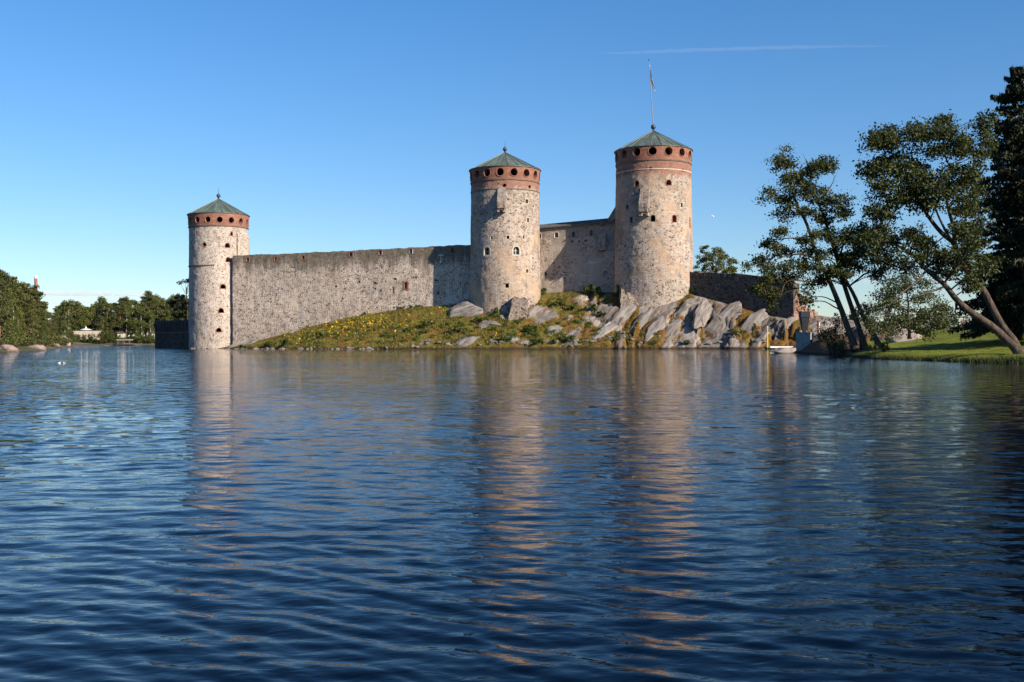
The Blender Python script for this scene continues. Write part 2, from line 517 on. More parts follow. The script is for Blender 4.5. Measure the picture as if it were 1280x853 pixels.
class Tower:
    def __init__(s, px, Y, prof, z0, label, mats, root_z):
        """prof: list of (py at the silhouette, radius)"""
        a, _ = ray(px, 425)
        s.c = Vector((a * Y, Y))
        s.px, s.Y = px, Y
        s.root_z = root_z
        s.root = empty('castle_tower', (s.c.x, s.c.y, root_z), label, 'castle tower')
        s.prof = [(at(px, py, Y).z, r) for py, r in prof]
        s.prof = [(z0, s.prof[-1][1])] + sorted(s.prof)
        s.mats = mats
        s.cut = MB()
        s.cut_crown = MB()
    def zz(s, py): return at(s.px, py, s.Y).z
    def R(s, z):
        return float(np.interp(z, [p[0] for p in s.prof], [p[1] for p in s.prof]))
    def wall(s, ztop, mat, dz=0.45, n=176, thick=1.5, amp=0.06):
        z0 = s.prof[0][0]
        k = int((ztop - z0) / dz) + 1
        zs = np.linspace(z0, ztop, k)
        mb = MB()
        for z in zs:
            r0 = s.R(z)
            for i in range(n):
                a = 2 * pi * i / n
                e = 0 if z > ztop - 0.01 else amp * fbm((r0 * sin(a), r0 * cos(a), z), 4, 0.9)
                r = r0 + e
                mb.v.append((r * sin(a), -r * cos(a), z - s.root_z))
        for r_, zi in ((s.R(ztop) - thick, ztop), (s.R(ztop) - thick, z0)):
            for i in range(n):
                a = 2 * pi * i / n
                mb.v.append((r_ * sin(a), -r_ * cos(a), zi - s.root_z))
        m = k + 2
        for j in range(m):
            j2 = (j + 1) % m
            for i in range(n):
                i2 = (i + 1) % n
                mb.f.append((j * n + i, j * n + i2, j2 * n + i2, j2 * n + i))
        s.shaft = mb.obj('shaft', mat, s.root)
    def hit(s, px, py, R=None):
        """angle and height where pixel px, py meets the tower's face"""
        a, b = ray(px, py)
        r = R or s.R(s.zz(py))
        A = a * a + 1; B = -2 * (a * s.c.x + s.c.y); C = s.c.length_squared - r * r
        D = B * B - 4 * A * C
        t = (-B - sqrt(D)) / (2 * A) if D > 0 else -B / (2 * A)
        x, y, z = a * t - s.c.x, t - s.c.y, CAMH + b * t
        return math.atan2(x, -y), z
    def frame(s, ang, z, r):
        return frame_on(Vector((r * sin(ang), -r * cos(ang), z - s.root_z)), (sin(ang), -cos(ang), 0))
    def opening(s, px, py, kind, wpx, hpx, name='window', mat=None, crown=False, **kw):
        ang, z = s.hit(px, py)
        r = s.R(z)
        k = s.Y / F
        return add_opening(s.cut_crown if crown else s.cut, s.root, s.frame(ang, z, r - 0.02), kind, wpx * k, hpx * k, name, mat or MAT['greystone'], **kw)
    def crown(s, z0, r0, z1, r1, mat, angs, dia, zport):
        n = 176
        mb = MB()
        zs = np.linspace(z0 + 0.01, z1, 9)
        prof = [(r0 + (r1 - r0) * (z - z0) / (z1 - z0), z - s.root_z) for z in zs] + [(r0 - 1.2, z1 - s.root_z), (r0 - 1.2, z0 + 0.01 - s.root_z)]
        mb.lathe(prof, n, closed=True)
        s.cr = mb.obj('brick_crown', mat, s.root)
        rp = r0 + (r1 - r0) * (zport - z0) / (z1 - z0)
        for a in angs:
            add_opening(s.cut_crown, s.root, s.frame(a, zport, rp - 0.02), 'round', dia, dia, 'gun_port', MAT['brick'], ring=0.13, depth=2.2, sleeve=0.7)
    def ring(s, z, h, p, mat, name='cornice', tilt=0.0):
        r = s.R(z)
        n = 120
        mb = MB()
        z -= s.root_z
        mb.lathe([(r - 0.3, z - h / 2), (r + p * 0.7, z - h / 2), (r + p, z), (r + p, z + h / 2), (r - 0.3, z + h / 2)], n, closed=True)
        mb.obj(name, mat, s.root)
    def roof(s, z_eave, r_eave, z_apex, ball_r, kink=0.42, drop=0.10, spike=True):
        zr = s.root_z
        H = z_apex - z_eave
        n = 64
        def rr(t):      # radius at height fraction: a little shallower below the kink
            line = 1 - t
            return r_eave * (line - drop * 0.35 * sin(pi * min(1, t / kink)) * 0.35)
        ts = [0, 0.1, 0.2, 0.3, kink, 0.6, 0.8, 0.985]
        prof = [(0.2, z_eave - 0.02 - zr), (r_eave - 0.05, z_eave - 0.02 - zr), (r_eave, z_eave + 0.0 - zr)] + \
               [(max(rr(t), 0.1), z_eave + 0.10 + t * (H - 0.1) - zr) for t in ts]
        mb = MB().lathe(prof, n)
        for i in range(22):      # standing seams
            a = 2 * pi * (i + 0.3) / 22
            pts = [(rr(t) * 1.002 * sin(a), -rr(t) * 1.002 * cos(a), z_eave + 0.13 + t * (H - 0.1) - zr) for t in (0, 0.2, kink, 0.7, 0.96)]
            mb.tube(pts, [0.05] * 5, 4)
        rf = mb.obj('roof', MAT['copper'], s.root)
        fb = MB()
        zc = z_apex + ball_r * 1.45
        fb.lathe([(0.42, z_apex - 0.35 - zr), (0.22, z_apex - 0.05 - zr), (0.14, zc - ball_r - zr + 0.03)], 12)
        fb.lathe([(max(0.01, ball_r * sin(pi * i / 12)), zc - ball_r * cos(pi * i / 12) - zr) for i in range(13)], 20)
        if spike: fb.tube([(0, 0, zc + ball_r * 0.9 - zr), (0, 0, zc + ball_r + 1.2 - zr)], [0.05, 0.02], 6)
        fb.obj('finial', MAT['dark_copper'], rf, smooth=True)
        return zc
    def oriel(s, px, py_top, py_bot, wpx, p, mat, label=None):
        ang, zt = s.hit(px, py_top)
        zb = s.hit(px, py_bot)[1]
        r = s.R((zt + zb) / 2)
        fr = s.frame(ang, zb, r)
        h = zt - zb; w = wpx * s.Y / F / 2
        mb = MB()
        sec = [(0.6, h), (-0.05, h), (-p * 0.42, h * 0.72), (-p, h * 0.36), (-p, h * 0.05), (-p * 0.85, 0), (-p * 0.8, h * 0.02), (-p * .75, h * 0.2), (-0.35, h * 0.2), (-0.3, 0.0), (0.6, -0.5)]
        n = len(sec)
        NX = 6
        for i in range(NX + 1):
            x = -w + 2 * w * i / NX
            for (y, z) in sec:
                e = 0.10 * fbm((px + x * 1.3, y, z), 4, 1.3)
                mb.v.append(tuple(fr @ Vector((x + e * (abs(x) / w), y + e, z + e))))
        for i in range(NX):
            for j in range(n):
                j2 = (j + 1) % n
                mb.f.append((i * n + j, i * n + j2, (i + 1) * n + j2, (i + 1) * n + j))
        mb.f.append(tuple(range(n))[::-1]); mb.f.append(tuple(NX * n + j for j in range(n)))
        o = mb.obj('oriel', mat, s.root)
        for x in (-w + 0.18, w - 0.18):
            c = MB(); c.box(x - 0.16, x + 0.16, -p * 0.8, 0.5, -0.45, 0.15, fr); c.obj('corbel', MAT['greystone'], o)
        if label: o['label'] = label
    def finish(s):
        boolean_cut(s.shaft, s.cut)
        if hasattr(s, 'cr'): boolean_cut(s.cr, s.cut_crown)


K = 22.5 * pi / 180
# --- left tower
R1 = 5.95
T1 = Tower(273.6, 225, [(286, R1), (340, R1), (430, R1 + 0.05)], -1.5,
           'pale round rubble tower standing in the water at the left end of the castle', None, 0.0)
zc, ze = T1.zz(285.3), T1.zz(270.3)
T1.wall(zc, stone('left_tower_stone', R1, mortar=(0.60, 0.53, 0.47), cell=3.0, plaster=-0.09, pl=((0.56, 0.46, 0.39), (0.62, 0.53, 0.46)), specks=0.6, mort_w=0.13))
a0 = T1.hit(274.6, 280)[0]
T1.prof.append((ze, R1 + 0.25)); T1.prof.sort()
T1.crown(zc, R1 + 0.04, ze, R1 + 0.27, brick_mat('left_crown_brick', R1), [a0 + K * i for i in range(-4, 5)], 1.16, T1.zz(278.6))
T1.ring(zc - 0.05, 0.30, 0.16, MAT['cornice'])
T1.roof(ze, R1 + 0.42, T1.zz(248.6), 0.42)
for px, py, kd, w, h, m in ((246, 292, 'rect', 1.6, 5.0, 'brick'), (289.5, 292.4, 'arch', 2.6, 4.2, 'brick'), (255.3, 306, 'round', 5.2, 4.8, 'brick'),
                            (284.4, 306.8, 'half', 5.8, 5.2, 'brick'), (285.4, 324.8, 'half', 5.6, 5.4, 'brick'), (278.8, 358.2, 'half', 6.4, 5.0, 'brick'),
                            (276.4, 388.3, 'half', 6.0, 5.4, 'brick'), (273.6, 412.7, 'half', 6.0, 4.6, 'brick')):
    T1.opening(px, py, kd, w, h, 'gun_port', MAT[m], ring=0.13)
# remnant of a string course and the stair turret that swells the right flank
zl = T1.zz(334)
mb = MB()
aL, aR = T1.hit(238, 334)[0], T1.hit(268, 334)[0]
pts = [(R1 * sin(a) * 1.006, -R1 * cos(a) * 1.006, zl + 0.1 * fbm((a * 9, 0, 3), 3)) for a in np.linspace(aL - 0.5, aR, 22)]
mb.tube(pts, [0.13] * 22, 6); mb.obj('string_course', MAT['cornice'], T1.root)
st = MB()
ang0 = T1.hit(303, 300)[0]
prof = []
zt0, zt1 = T1.zz(335), T1.zz(289)
for a in np.linspace(ang0 - 0.28, ang0 + 0.75, 16):
    prof.append((a, R1 + 0.32))
for z in np.linspace(zt0 - 4, zt1, 12):
    for a, r in prof:
        rr_ = (r if z < zt1 - 0.1 else R1 - 0.2) + 0.05 * fbm((a * 6, z, 7), 3, 0.9)
        st.v.append((rr_ * sin(a), -rr_ * cos(a), z))
n = len(prof)
for a, r in prof: pass
rows = 12
for j in range(rows - 1):
    for i in range(n - 1):
        st.f.append((j * n + i, j * n + i + 1, (j + 1) * n + i + 1, (j + 1) * n + i))
b0 = len(st.v)
for z in np.linspace(zt0 - 4, zt1, 12):
    for a in (prof[0][0], prof[-1][0]): st.v.append(((R1 - 0.3) * sin(a), -(R1 - 0.3) * cos(a), z))
for j in range(rows - 1):
    st.f.append((b0 + 2 * j, j * n, (j + 1) * n, b0 + 2 * j + 2))
    st.f.append((j * n + n - 1, b0 + 2 * j + 1, b0 + 2 * j + 3, (j + 1) * n + n - 1))
st.obj('stair_turret', T1.shaft.data.materials[0], T1.root)
T1.finish()

# --- middle tower
T2 = Tower(631.8, 203, [(230, 6.38), (300, 6.50), (382, 6.66)], 4.0,
           'middle round castle tower of patchy beige stone with a leaning oriel below its brick crown', None, 6.0)
zc, ze = T2.zz(230), T2.zz(214.6)
T2.wall(zc, stone('middle_tower_stone', 6.5, weather=0.8, tint=0.93, plaster=0.02, ztop=zc - 6.0, zbrick=T2.zz(241.0) - 6.0, cell=2.3, upper_grey=T2.zz(285) - 6.0, specks=0.7,
                  pl=((0.39, 0.27, 0.19), (0.55, 0.415, 0.305)), mortar=(0.47, 0.40, 0.34)))
T2.prof.append((ze, 6.66)); T2.prof.sort()
a0 = T2.hit(625.2, 221)[0]
T2.crown(zc, 6.40, ze, 6.66, brick_mat('middle_crown_brick', 6.5), [a0 + K * i for i in range(-4, 5)], 1.36, T2.zz(221.8))
T2.ring(zc - 0.05, 0.30, 0.15, MAT['cornice'])
T2.ring(T2.zz(242), 0.18, 0.10, MAT['cornice'], 'string_course')
T2.roof(ze, 6.82, T2.zz(190.6), 0.40)
for px, py in ((630.7, 231.8), (662, 233.6)):
    T2.opening(px, py, 'round', 4.2, 4.2, 'gun_port', MAT['brick'], ring=0.1)
T2.opening(623, 230, 'round', 1.8, 1.8, 'gun_port', MAT['brick'], ring=0.06)
for px, py, kd, w, h in ((658.6, 252, 'rect', 4.6, 5.2), (660, 275.4, 'rect', 3.6, 5.2), (614.6, 297.4, 'rect', 2.8, 4.2), (635, 296.8, 'rect', 3.2, 4.2),
                         (654.5, 296.4, 'arch', 2.8, 4.4), (659, 339, 'rect', 3.8, 4.4), (634, 357.4, 'rect', 4.4, 5.0)):
    T2.opening(px, py, kd, w, h, 'window', MAT['limestone'], ring=0.10)
T2.opening(608.6, 314, 'arch', 7.6, 9.4, 'window', MAT['limestone'], ring=0.22, pane=MAT['glass'], pane_y=0.8, sleeve=0.95)
T2.opening(645.5, 313.4, 'arch', 7.8, 9.6, 'window', MAT['limestone'], ring=0.22, pane=MAT['glass'], pane_y=0.5, sleeve=0.95)
ang, z = T2.hit(634, 354)
lm = MB(); lm.box(-0.5, 0.5, -0.18, 0.3, -0.1, 0.06, T2.frame(ang, z, T2.R(z))); lm.obj('lintel', MAT['greystone'], T2.root)
T2.oriel(627, 234.8, 263, 9.2, 1.5, stone('middle_oriel_stone', None, plaster=-0.2, cell=2.6, tint=0.68), None)
T2.finish()

# --- right tower
T3 = Tower(817.3, 200, [(207, 6.86), (225, 6.93), (350, 7.25), (372, 7.30)], 5.0,
           'tallest round castle tower at the right, flagpole on its roof and brick upper storey', None, 7.5)
zc, ze = T3.zz(207), T3.zz(190.6)
T3.wall(zc, stone('right_tower_stone', 7.1, weather=0.85, tint=0.93, plaster=0.005, ztop=zc - 7.5, zbrick=T3.zz(226) - 7.5, cell=2.3, specks=0.6, base_rubble=T3.zz(357) - 7.5,
                  pl=((0.37, 0.25, 0.175), (0.54, 0.40, 0.29)), mortar=(0.47, 0.40, 0.34)))
T3.prof.append((ze, 7.10)); T3.prof.sort()
a0 = T3.hit(815.8, 196)[0]
T3.crown(zc, 6.88, ze, 7.10, brick_mat('right_crown_brick', 7.0), [a0 + 24 * pi / 180 * i for i in range(-4, 5)], 1.46, T3.zz(197))
T3.ring(zc - 0.05, 0.28, 0.16, MAT['cornice'])
T3.ring(T3.zz(218.5), 0.16, 0.07, MAT['limestone'], 'string_course')
zball = T3.roof(ze, 7.26, T3.zz(163.4), 0.46, spike=False)
for px, py in ((813, 211.3), (853.7, 213), (782.4, 215)):
    T3.opening(px, py, 'round', 4.2, 4.2, 'gun_port', MAT['brick'], ring=0.1)
for px, py, kd, w, h, m in ((796, 229.9, 'arch', 5.4, 7.2, 'brick'), (836, 228.3, 'arch', 6.4, 6.4, 'brick'), (852, 256.6, 'rect', 3.8, 5.8, 'limestone'), (784, 259, 'rect', 3.6, 5, 'greystone'),
                            (816.3, 273, 'arch', 5.6, 8.0, 'greystone'), (843, 273.5, 'arch', 5.6, 8.4, 'brick'), (862.4, 279, 'rect', 1.6, 12.5, 'brick'), (789, 275, 'arch', 4, 7.5, 'greystone')):
    T3.opening(px, py, kd, w, h, 'window', MAT[m], ring=0.12)
T3.oriel(806.5, 235.5, 267.5, 11.0, 1.7, stone('right_oriel_stone', None, plaster=-0.25, cell=2.6, tint=0.65), None)
T3.finish()

# flag on its pole
pb = Vector((T3.c.x, T3.c.y, zball + 0.3))
ptop = at(811.2, 76, 200)
fp = empty('flagpole', pb, 'thin grey flagpole rising from the ball on the tallest tower', 'flagpole')
d = ptop - pb
MB().tube([(0, 0, 0), d * 0.5, d], [0.09, 0.07, 0.045], 8).obj('pole', plain('pole_paint', (0.20, 0.21, 0.23), 0.6), fp)
MB().lathe([(0.01, d.z - 0.02), (0.12, d.z + 0.04), (0.15, d.z + 0.14), (0.1, d.z + 0.24), (0.01, d.z + 0.28)], 12, d.x, d.y).obj('knob', MAT['dark_copper'], fp, smooth=True)


def flag_mat():
    t = NT('flag_cloth')
    at_ = t.n('UVMap').outputs[0]
    sp = t.n('SeparateXYZ', {0: at_})
    u, v = sp.outputs[0], sp.outputs[1]
    vert = t.math('MULTIPLY', t.math('GREATER_THAN', u, 0.28), t.math('LESS_THAN', u, 0.45))
    hor = t.math('MULTIPLY', t.math('GREATER_THAN', v, 0.36), t.math('LESS_THAN', v, 0.64))
    c = t.mix(t.math('MAXIMUM', vert, hor), (0.82, 0.82, 0.82), (0.03, 0.11, 0.36))
    t.set(Base_Color=c, Roughness=0.8)
    return t.m


NU, NV = 26, 30
L = 6.2; HT = 3.6
vs, uvs = [], []
top = Vector((d.x, d.y, 0)); pole_dir = d.normalized()
for j in range(NV + 1):
    v = j / NV
    for i in range(NU + 1):
        u = i / NU
        hang = 0.35 + 0.65 * (1 - v)          # limp cloth: the fly sinks down beside the pole
        out = 0.12 + 1.7 * (u ** 0.8) * (0.25 + 0.35 * (1 - v)) + 0.10 * sin(u * 9)
        zd = d.z - 0.75 - (1 - v) * HT - u * L * 0.55 * (0.55 + 0.45 * v)
        yv = 0.22 * sin(u * 17 + v * 2) * (0.3 + u) + 0.06 * sin(v * 12 + u * 4)
        base = d * (zd / d.z)
        vs.append((base.x + out * 0.72, base.y + yv, zd)); uvs.append((u, v))
fs = [(j * (NU + 1) + i, j * (NU + 1) + i + 1, (j + 1) * (NU + 1) + i + 1, (j + 1) * (NU + 1) + i) for j in range(NV) for i in range(NU)]
me = np_mesh('flag', vs, np.array(fs), flag_mat(), True)
uvl = me.uv_layers.new(name='UVMap')
li = np.zeros(len(me.loops), dtype=np.int32); me.loops.foreach_get('vertex_index', li)
uvl.data.foreach_set('uv', np.array(uvs, dtype=np.float32)[li].ravel())
fl = link('flag', me, None, pb)
tag(fl, 'white flag with a blue cross hanging limp from the flagpole', 'flag')


# --- curtain walls
class Wall:
    def __init__(s, A, B, name, label, cat, z0):
        s.A, s.B = Vector(A), Vector(B)
        d = (s.B - s.A); s.L = d.length; d.normalize()
        s.d = d
        s.ang = math.atan2(d.y, d.x)
        s.root = empty(name, (s.A.x, s.A.y, z0), label, cat, rz=s.ang)
        s.z0 = z0
        s.cut = MB()
    def local(s, p):
        q = Vector((p[0] - s.A.x, p[1] - s.A.y))
        return Vector((q.dot(s.d), q.dot(Vector((-s.d.y, s.d.x))), p[2] - s.z0))
    def hit(s, px, py):
        a, b = ray(px, py)
        nrm = Vector((-s.d.y, s.d.x))
        t = s.A.dot(nrm) / (a * nrm.x + nrm.y)
        return Vector((a * t, t, CAMH + b * t))
    def slab(s, tops, mat, thick=1.0, step=0.5, amp=0.07, zbot=-2.0, ragged=0.08, name='masonry', x0=0.0, x1=None):
        """tops: list of (x along the wall, top z in the world)"""
        x1 = s.L if x1 is None else x1
        nx = max(2, int((x1 - x0) / step)); 
        xs = np.linspace(x0, x1, nx + 1)
        zt = np.interp(xs, [t[0] for t in tops], [t[1] - s.z0 for t in tops])
        nz = max(4, int((zt.max() - zbot) / step))
        mb = MB()
        W = nz + 1
        for side in (0, 1):
            for i, x in enumerate(xs):
                ztop = zt[i] + ragged * 2 * fbm((x, s.A.x, 5.0), 4, 0.8)
                for k in range(W):
                    z = zbot + (ztop - zbot) * k / nz
                    e = amp * fbm((x + s.A.x, 11.0 * side, z), 4, 0.8)
                    mb.v.append((x, (thick + e) if side else e, z))
        S = (nx + 1) * W
        for i in range(nx):
            for k in range(nz):
                a = i * W + k
                mb.f.append((a, a + W, a + W + 1, a + 1))
                a += S
                mb.f.append((a, a + 1, a + W + 1, a + W))
            mb.f.append((i * W + nz, (i + 1) * W + nz, S + (i + 1) * W + nz, S + i * W + nz))
            mb.f.append((i * W, S + i * W, S + (i + 1) * W, (i + 1) * W))
        for k in range(nz):
            a = k
            mb.f.append((a, a + 1, S + a + 1, S + a))
            a = nx * W + k
            mb.f.append((a, S + a, S + a + 1, a + 1))
        s.body = mb.obj(name, mat, s.root)
    def opening(s, px, py, kind, wpx, hpx, name='loophole', mat=None, **kw):
        p = s.hit(px, py)
        q = s.local(p)
        k = p.y / F
        fr = Matrix.Translation((q.x, -0.02, q.z))
        return add_opening(s.cut, s.root, fr, kind, wpx * k, hpx * k, name, mat or MAT['brick'], **kw)
    def finish(s): boolean_cut(s.body, s.cut)


def xy(px, Y):
    a, _ = ray(px, 425)
    return Vector((a * Y, Y))


W1 = Wall(xy(291, 219.6), xy(590.5, 203.6), 'curtain_wall', 'long grey rubble curtain wall between the left tower and the middle tower', 'castle wall', 0.0)
ztw = at(420, 314.5, W1.hit(420, 314).y).z
def x_of(w, px): return w.local(w.hit(px, 400)).x
W1.slab([(0, W1.hit(292, 320).z), (x_of(W1, 430), W1.hit(430, 313.8).z), (x_of(W1, 548), W1.hit(548, 307.8).z), (W1.L, W1.hit(590, 306.2).z)],
        stone('curtain_wall_stone', None, mortar=(0.68, 0.57, 0.465), cell=2.6, plaster=-0.10, ztop=ztw, stain=0.75, specks=0.6, tint=1.12,
              pl=((0.54, 0.43, 0.33), (0.66, 0.55, 0.44)), weather=0.5), thick=1.5)
for px, py, w, h in ((309.8, 324.8, 3.4, 4.4), (344.6, 323.8, 3.2, 4.4), (379, 322.0, 3.6, 4.6), (438.6, 318.2, 4.6, 5.0), (475.8, 316.2, 4.6, 5.4), (514.2, 314.4, 4.8, 5.6), (565.5, 313.2, 3.2, 5.0)):
    W1.opening(px, py, 'rect', w, h, 'loophole', MAT['brick'], ring=0.13, sleeve=0.8)
for px, py, w, h in ((492, 363, 2.2, 8.0), (449, 352.4, 3, 2.6), (468.5, 354, 3.4, 2.4), (494, 349, 4, 2.2), (520, 347, 2.6, 2.4), (545, 350.4, 3, 2.2),
                     (548, 367, 3.6, 3.4), (420, 358.2, 3, 2.2), (428.2, 373.4, 2.4, 2.2), (476, 363.2, 2.6, 2.2), (431, 361, 2, 1.8), (469, 361, 2.6, 2.0)):
    W1.opening(px, py, 'rect', w, h, 'putlog_hole', MAT['greystone'], ring=0.05, depth=0.7, sleeve=0.4, proud=0.0)
W1.opening(507.3, 357.2, 'rect', 3.8, 8.0, 'window', MAT['brick'], ring=0.3, depth=0.75, sleeve=0.6)
W1.opening(580.6, 363.5, 'rect', 4.2, 5.6, 'window', MAT['greystone'], ring=0.1, depth=0.75, sleeve=0.4, pane=MAT['pane'], pane_y=0.12)
W1.finish()
q = W1.local(W1.hit(552, 321))
lb = empty('floodlight', W1.hit(552, 323.2) + Vector((0, -0.03, 0)), 'small pale floodlight bracket on the shaded end of the long curtain wall', 'floodlight', rz=W1.ang)
MB().box(-0.5, 0.5, -0.45, 0.1, 0.55, 0.66).tube([(0, -0.35, 0.55), (0, -0.35, -0.5)], [0.05, 0.05], 6).obj('bracket', MAT['white'], lb)
MB().lathe([(0.1, 0.0), (0.26, -0.1), (0.3, -0.45), (0.05, -0.5)], 12, 0, -0.35).obj('lamp_head', MAT['pane'], lb, loc=(0, 0, -0.45))

W2 = Wall(xy(655, 207.2), xy(785, 200.4), 'castle_range', 'roofed castle wall with arched windows between the middle tower and the tallest tower', 'castle building', 5.0)
zA, zB = W2.hit(659, 286.6).z, W2.hit(770, 276.0).z
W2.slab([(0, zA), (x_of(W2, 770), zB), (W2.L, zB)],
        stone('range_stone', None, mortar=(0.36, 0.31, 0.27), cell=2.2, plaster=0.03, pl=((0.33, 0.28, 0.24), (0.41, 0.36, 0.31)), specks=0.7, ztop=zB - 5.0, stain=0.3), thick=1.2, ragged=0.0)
for px, py, w, h in ((674, 295, 5.2, 6.4), (695.6, 293.8, 5.2, 6.6), (717, 293, 4.6, 7.4), (739.5, 291.3, 4.8, 7.2)):
    W2.opening(px, py, 'arch', w, h, 'window', MAT['limestone'] if px < 700 else MAT['greystone'], ring=0.12, depth=1.0, sleeve=0.7, pane=MAT['glass'], pane_y=0.55)
W2.opening(672.8, 312.8, 'arch', 5.0, 7.2, 'window', MAT['brick'], ring=0.12, depth=1.1, sleeve=0.8)
W2.opening(757, 342.5, 'arch', 5.4, 6.6, 'niche', MAT['greystone'], ring=0.12, depth=0.7, sleeve=0.5, pane=MAT['pane'], pane_y=0.4)
for px, py, w, h in ((665.8, 333.5, 2.2, 3.4), (682.2, 342.8, 3, 4.4), (715, 302, 2.2, 2.4), (724, 302, 2.2, 2.4), (732, 301, 3, 2.4), (690, 348, 1.6, 1.6), (671, 352, 1.6, 1.6)):
    W2.opening(px, py, 'rect', w, h, 'putlog_hole', MAT['greystone'], ring=0.06, depth=0.8, sleeve=0.5, proud=0.0)
W2.finish()
# lean-to roof sheet
h0, h1 = zA - W2.z0, zB - W2.z0
xr = x_of(W2, 772)
rm = MB()
for x, h in ((-0.2, h0), (xr, h1)):
    for y, dz in ((-0.45, -0.22), (-0.45, -0.02), (1.6, 0.80), (1.6, 0.6)): rm.v.append((x, y, h + dz))
rm.f = [(0, 1, 2, 3), (7, 6, 5, 4), (0, 4, 5, 1), (1, 5, 6, 2), (2, 6, 7, 3), (3, 7, 4, 0)]
for x in np.arange(0.4, xr, 0.8):
    hh = h0 + (h1 - h0) * x / xr
    rm.tube([(x, -0.45, hh - 0.01), (x, 1.6, hh + 0.81)], [0.035, 0.035], 4)
rm.obj('roof', MAT['roofmetal'], W2.root)
# garderobe hanging on the shaded part, and the raking wall end against the tall tower
q = W2.local(W2.hit(753, 292)); q2 = W2.local(W2.hit(753, 314))
g = MB()
sec = [(0.3, q.z), (-0.1, q.z), (-0.75, q.z - 1.0), (-0.75, q2.z + 0.1), (-0.6, q2.z), (0.3, q2.z)]
for x in (q.x - 0.75, q.x + 0.75):
    for y, z in sec: g.v.append((x, y, z))
g.f = [tuple(range(6)), tuple(range(11, 5, -1))] + [(i, i + 6, (i + 1) % 6 + 6, (i + 1) % 6) for i in range(6)]
g.obj('garderobe', stone('garderobe_stone', None, plaster=-0.1, tint=0.8, cell=2.4), W2.root)
rk = MB()
xa, xb, xc = x_of(W2, 761), x_of(W2, 771), x_of(W2, 776)
za, zb_ = W2.hit(761, 273).z - 5, W2.hit(771, 257).z - 5
for y in (-0.25, 0.9):
    rk.v += [(xa, y, h1 - 0.5), (xa, y, za), (xb, y, zb_), (xc, y, zb_), (xc, y, h1 - 0.5)]
rk.f = [(0, 4, 3, 2, 1), (5, 6, 7, 8, 9)] + [(i, (i + 1) % 5, (i + 1) % 5 + 5, i + 5) for i in range(5)]
rk.obj('raking_wall_end', W2.body.data.materials[0], W2.root)

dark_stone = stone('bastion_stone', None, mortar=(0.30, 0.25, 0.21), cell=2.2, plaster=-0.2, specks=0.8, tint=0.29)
W3 = Wall(xy(853, 197), xy(992, 182.5), 'bastion_wall', 'low shaded bastion wall running from the tallest tower to the right', 'castle wall', 5.0)
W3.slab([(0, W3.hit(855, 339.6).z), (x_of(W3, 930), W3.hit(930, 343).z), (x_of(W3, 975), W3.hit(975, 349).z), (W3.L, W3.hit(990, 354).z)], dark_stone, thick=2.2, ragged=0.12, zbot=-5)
W3.opening(897, 358.5, 'rect', 3.6, 4.0, 'loophole', MAT['greystone'], ring=0.08, depth=1.5)
W3.finish()
W3r = empty('ruined_wall', W3.hit(991, 392), 'broken sunlit brick end of the bastion wall behind the leaning trees', 'ruined wall')
t_ = stone('ruin_brick', None, mortar=(0.30, 0.23, 0.19), cell=2.6, plaster=-0.2, stones=[(0.0, (0.16, 0.06, 0.045)), (0.3, (0.30, 0.13, 0.09)), (0.6, (0.40, 0.22, 0.16)), (1.0, (0.45, 0.35, 0.29))])
rng = random.Random(4)
def ruin(w, h, dpt, seed, steps=9):
    mb = MB(); r_ = random.Random(seed)
    nx, nz = 10, 14
    top = [h * (0.55 + 0.45 * abs(sin(seed + i * 1.1))) * (1 - 0.3 * i / nx) for i in range(nx + 1)]
    for side in (0, 1):
        for i in range(nx + 1):
            for k in range(nz + 1):
                x = w * i / nx; z = -2.5 + (top[i] + 2.5) * k / nz
                e = 0.22 * fbm((x + seed, side * 9, z), 4, 0.9)
                mb.v.append((x + e, (dpt if side else 0) + e * 1.2, z))
    S = (nx + 1) * (nz + 1); Wd = nz + 1
    for i in range(nx):
        for k in range(nz):
            a = i * Wd + k
            mb.f.append((a, a + Wd, a + Wd + 1, a + 1)); a += S; mb.f.append((a, a + 1, a + Wd + 1, a + Wd))
        mb.f.append((i * Wd + nz, (i + 1) * Wd + nz, S + (i + 1) * Wd + nz, S + i * Wd + nz))
    for k in range(nz):
        a = k; mb.f.append((a, a + 1, S + a + 1, S + a)); a = nx * Wd + k; mb.f.append((a, S + a, S + a + 1, a + 1))
    return mb
ruin(2.2, 5.4, 2.0, 1.3).obj('masonry', t_, W3r, loc=(0.1, 0.2, -1.0))
ruin(2.6, 2.0, 2.0, 2.1).obj('masonry', t_, W3r, loc=(2.0, 1.4, -0.8))

W4 = Wall(xy(193.5, 250), xy(241, 223), 'bastion_wall', 'dark low bastion rising straight from the water left of the left tower', 'castle wall', 0.0)
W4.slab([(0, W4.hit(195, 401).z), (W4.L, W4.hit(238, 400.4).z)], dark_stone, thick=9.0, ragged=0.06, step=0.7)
W4.finish()
zt = W4.hit(215, 416).z
MB().box(-0.1, W4.L, -0.16, 0.2, zt - 0.1, zt + 0.1).obj('string_course', MAT['cornice'], W4.root)
xs = [x for x in np.arange(1.2, W4.L - 2, 2.6)]
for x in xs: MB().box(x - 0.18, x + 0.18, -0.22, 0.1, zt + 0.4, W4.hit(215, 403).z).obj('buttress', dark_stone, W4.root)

# ------------------------------------------------------------------ the island
def tps_fit(P, Z, lam=0.3):
    n = len(P)
    d = np.linalg.norm(P[:, None] - P[None], axis=2)
    Km = np.where(d > 0, d * d * np.log(d + 1e-9), 0) + lam * np.eye(n)
    A = np.zeros((n + 3, n + 3)); A[:n, :n] = Km
    A[:n, n] = 1; A[:n, n + 1:] = P; A[n, :n] = 1; A[n + 1:, :n] = P.T
    return np.linalg.solve(A, np.concatenate([Z, [0, 0, 0]]))


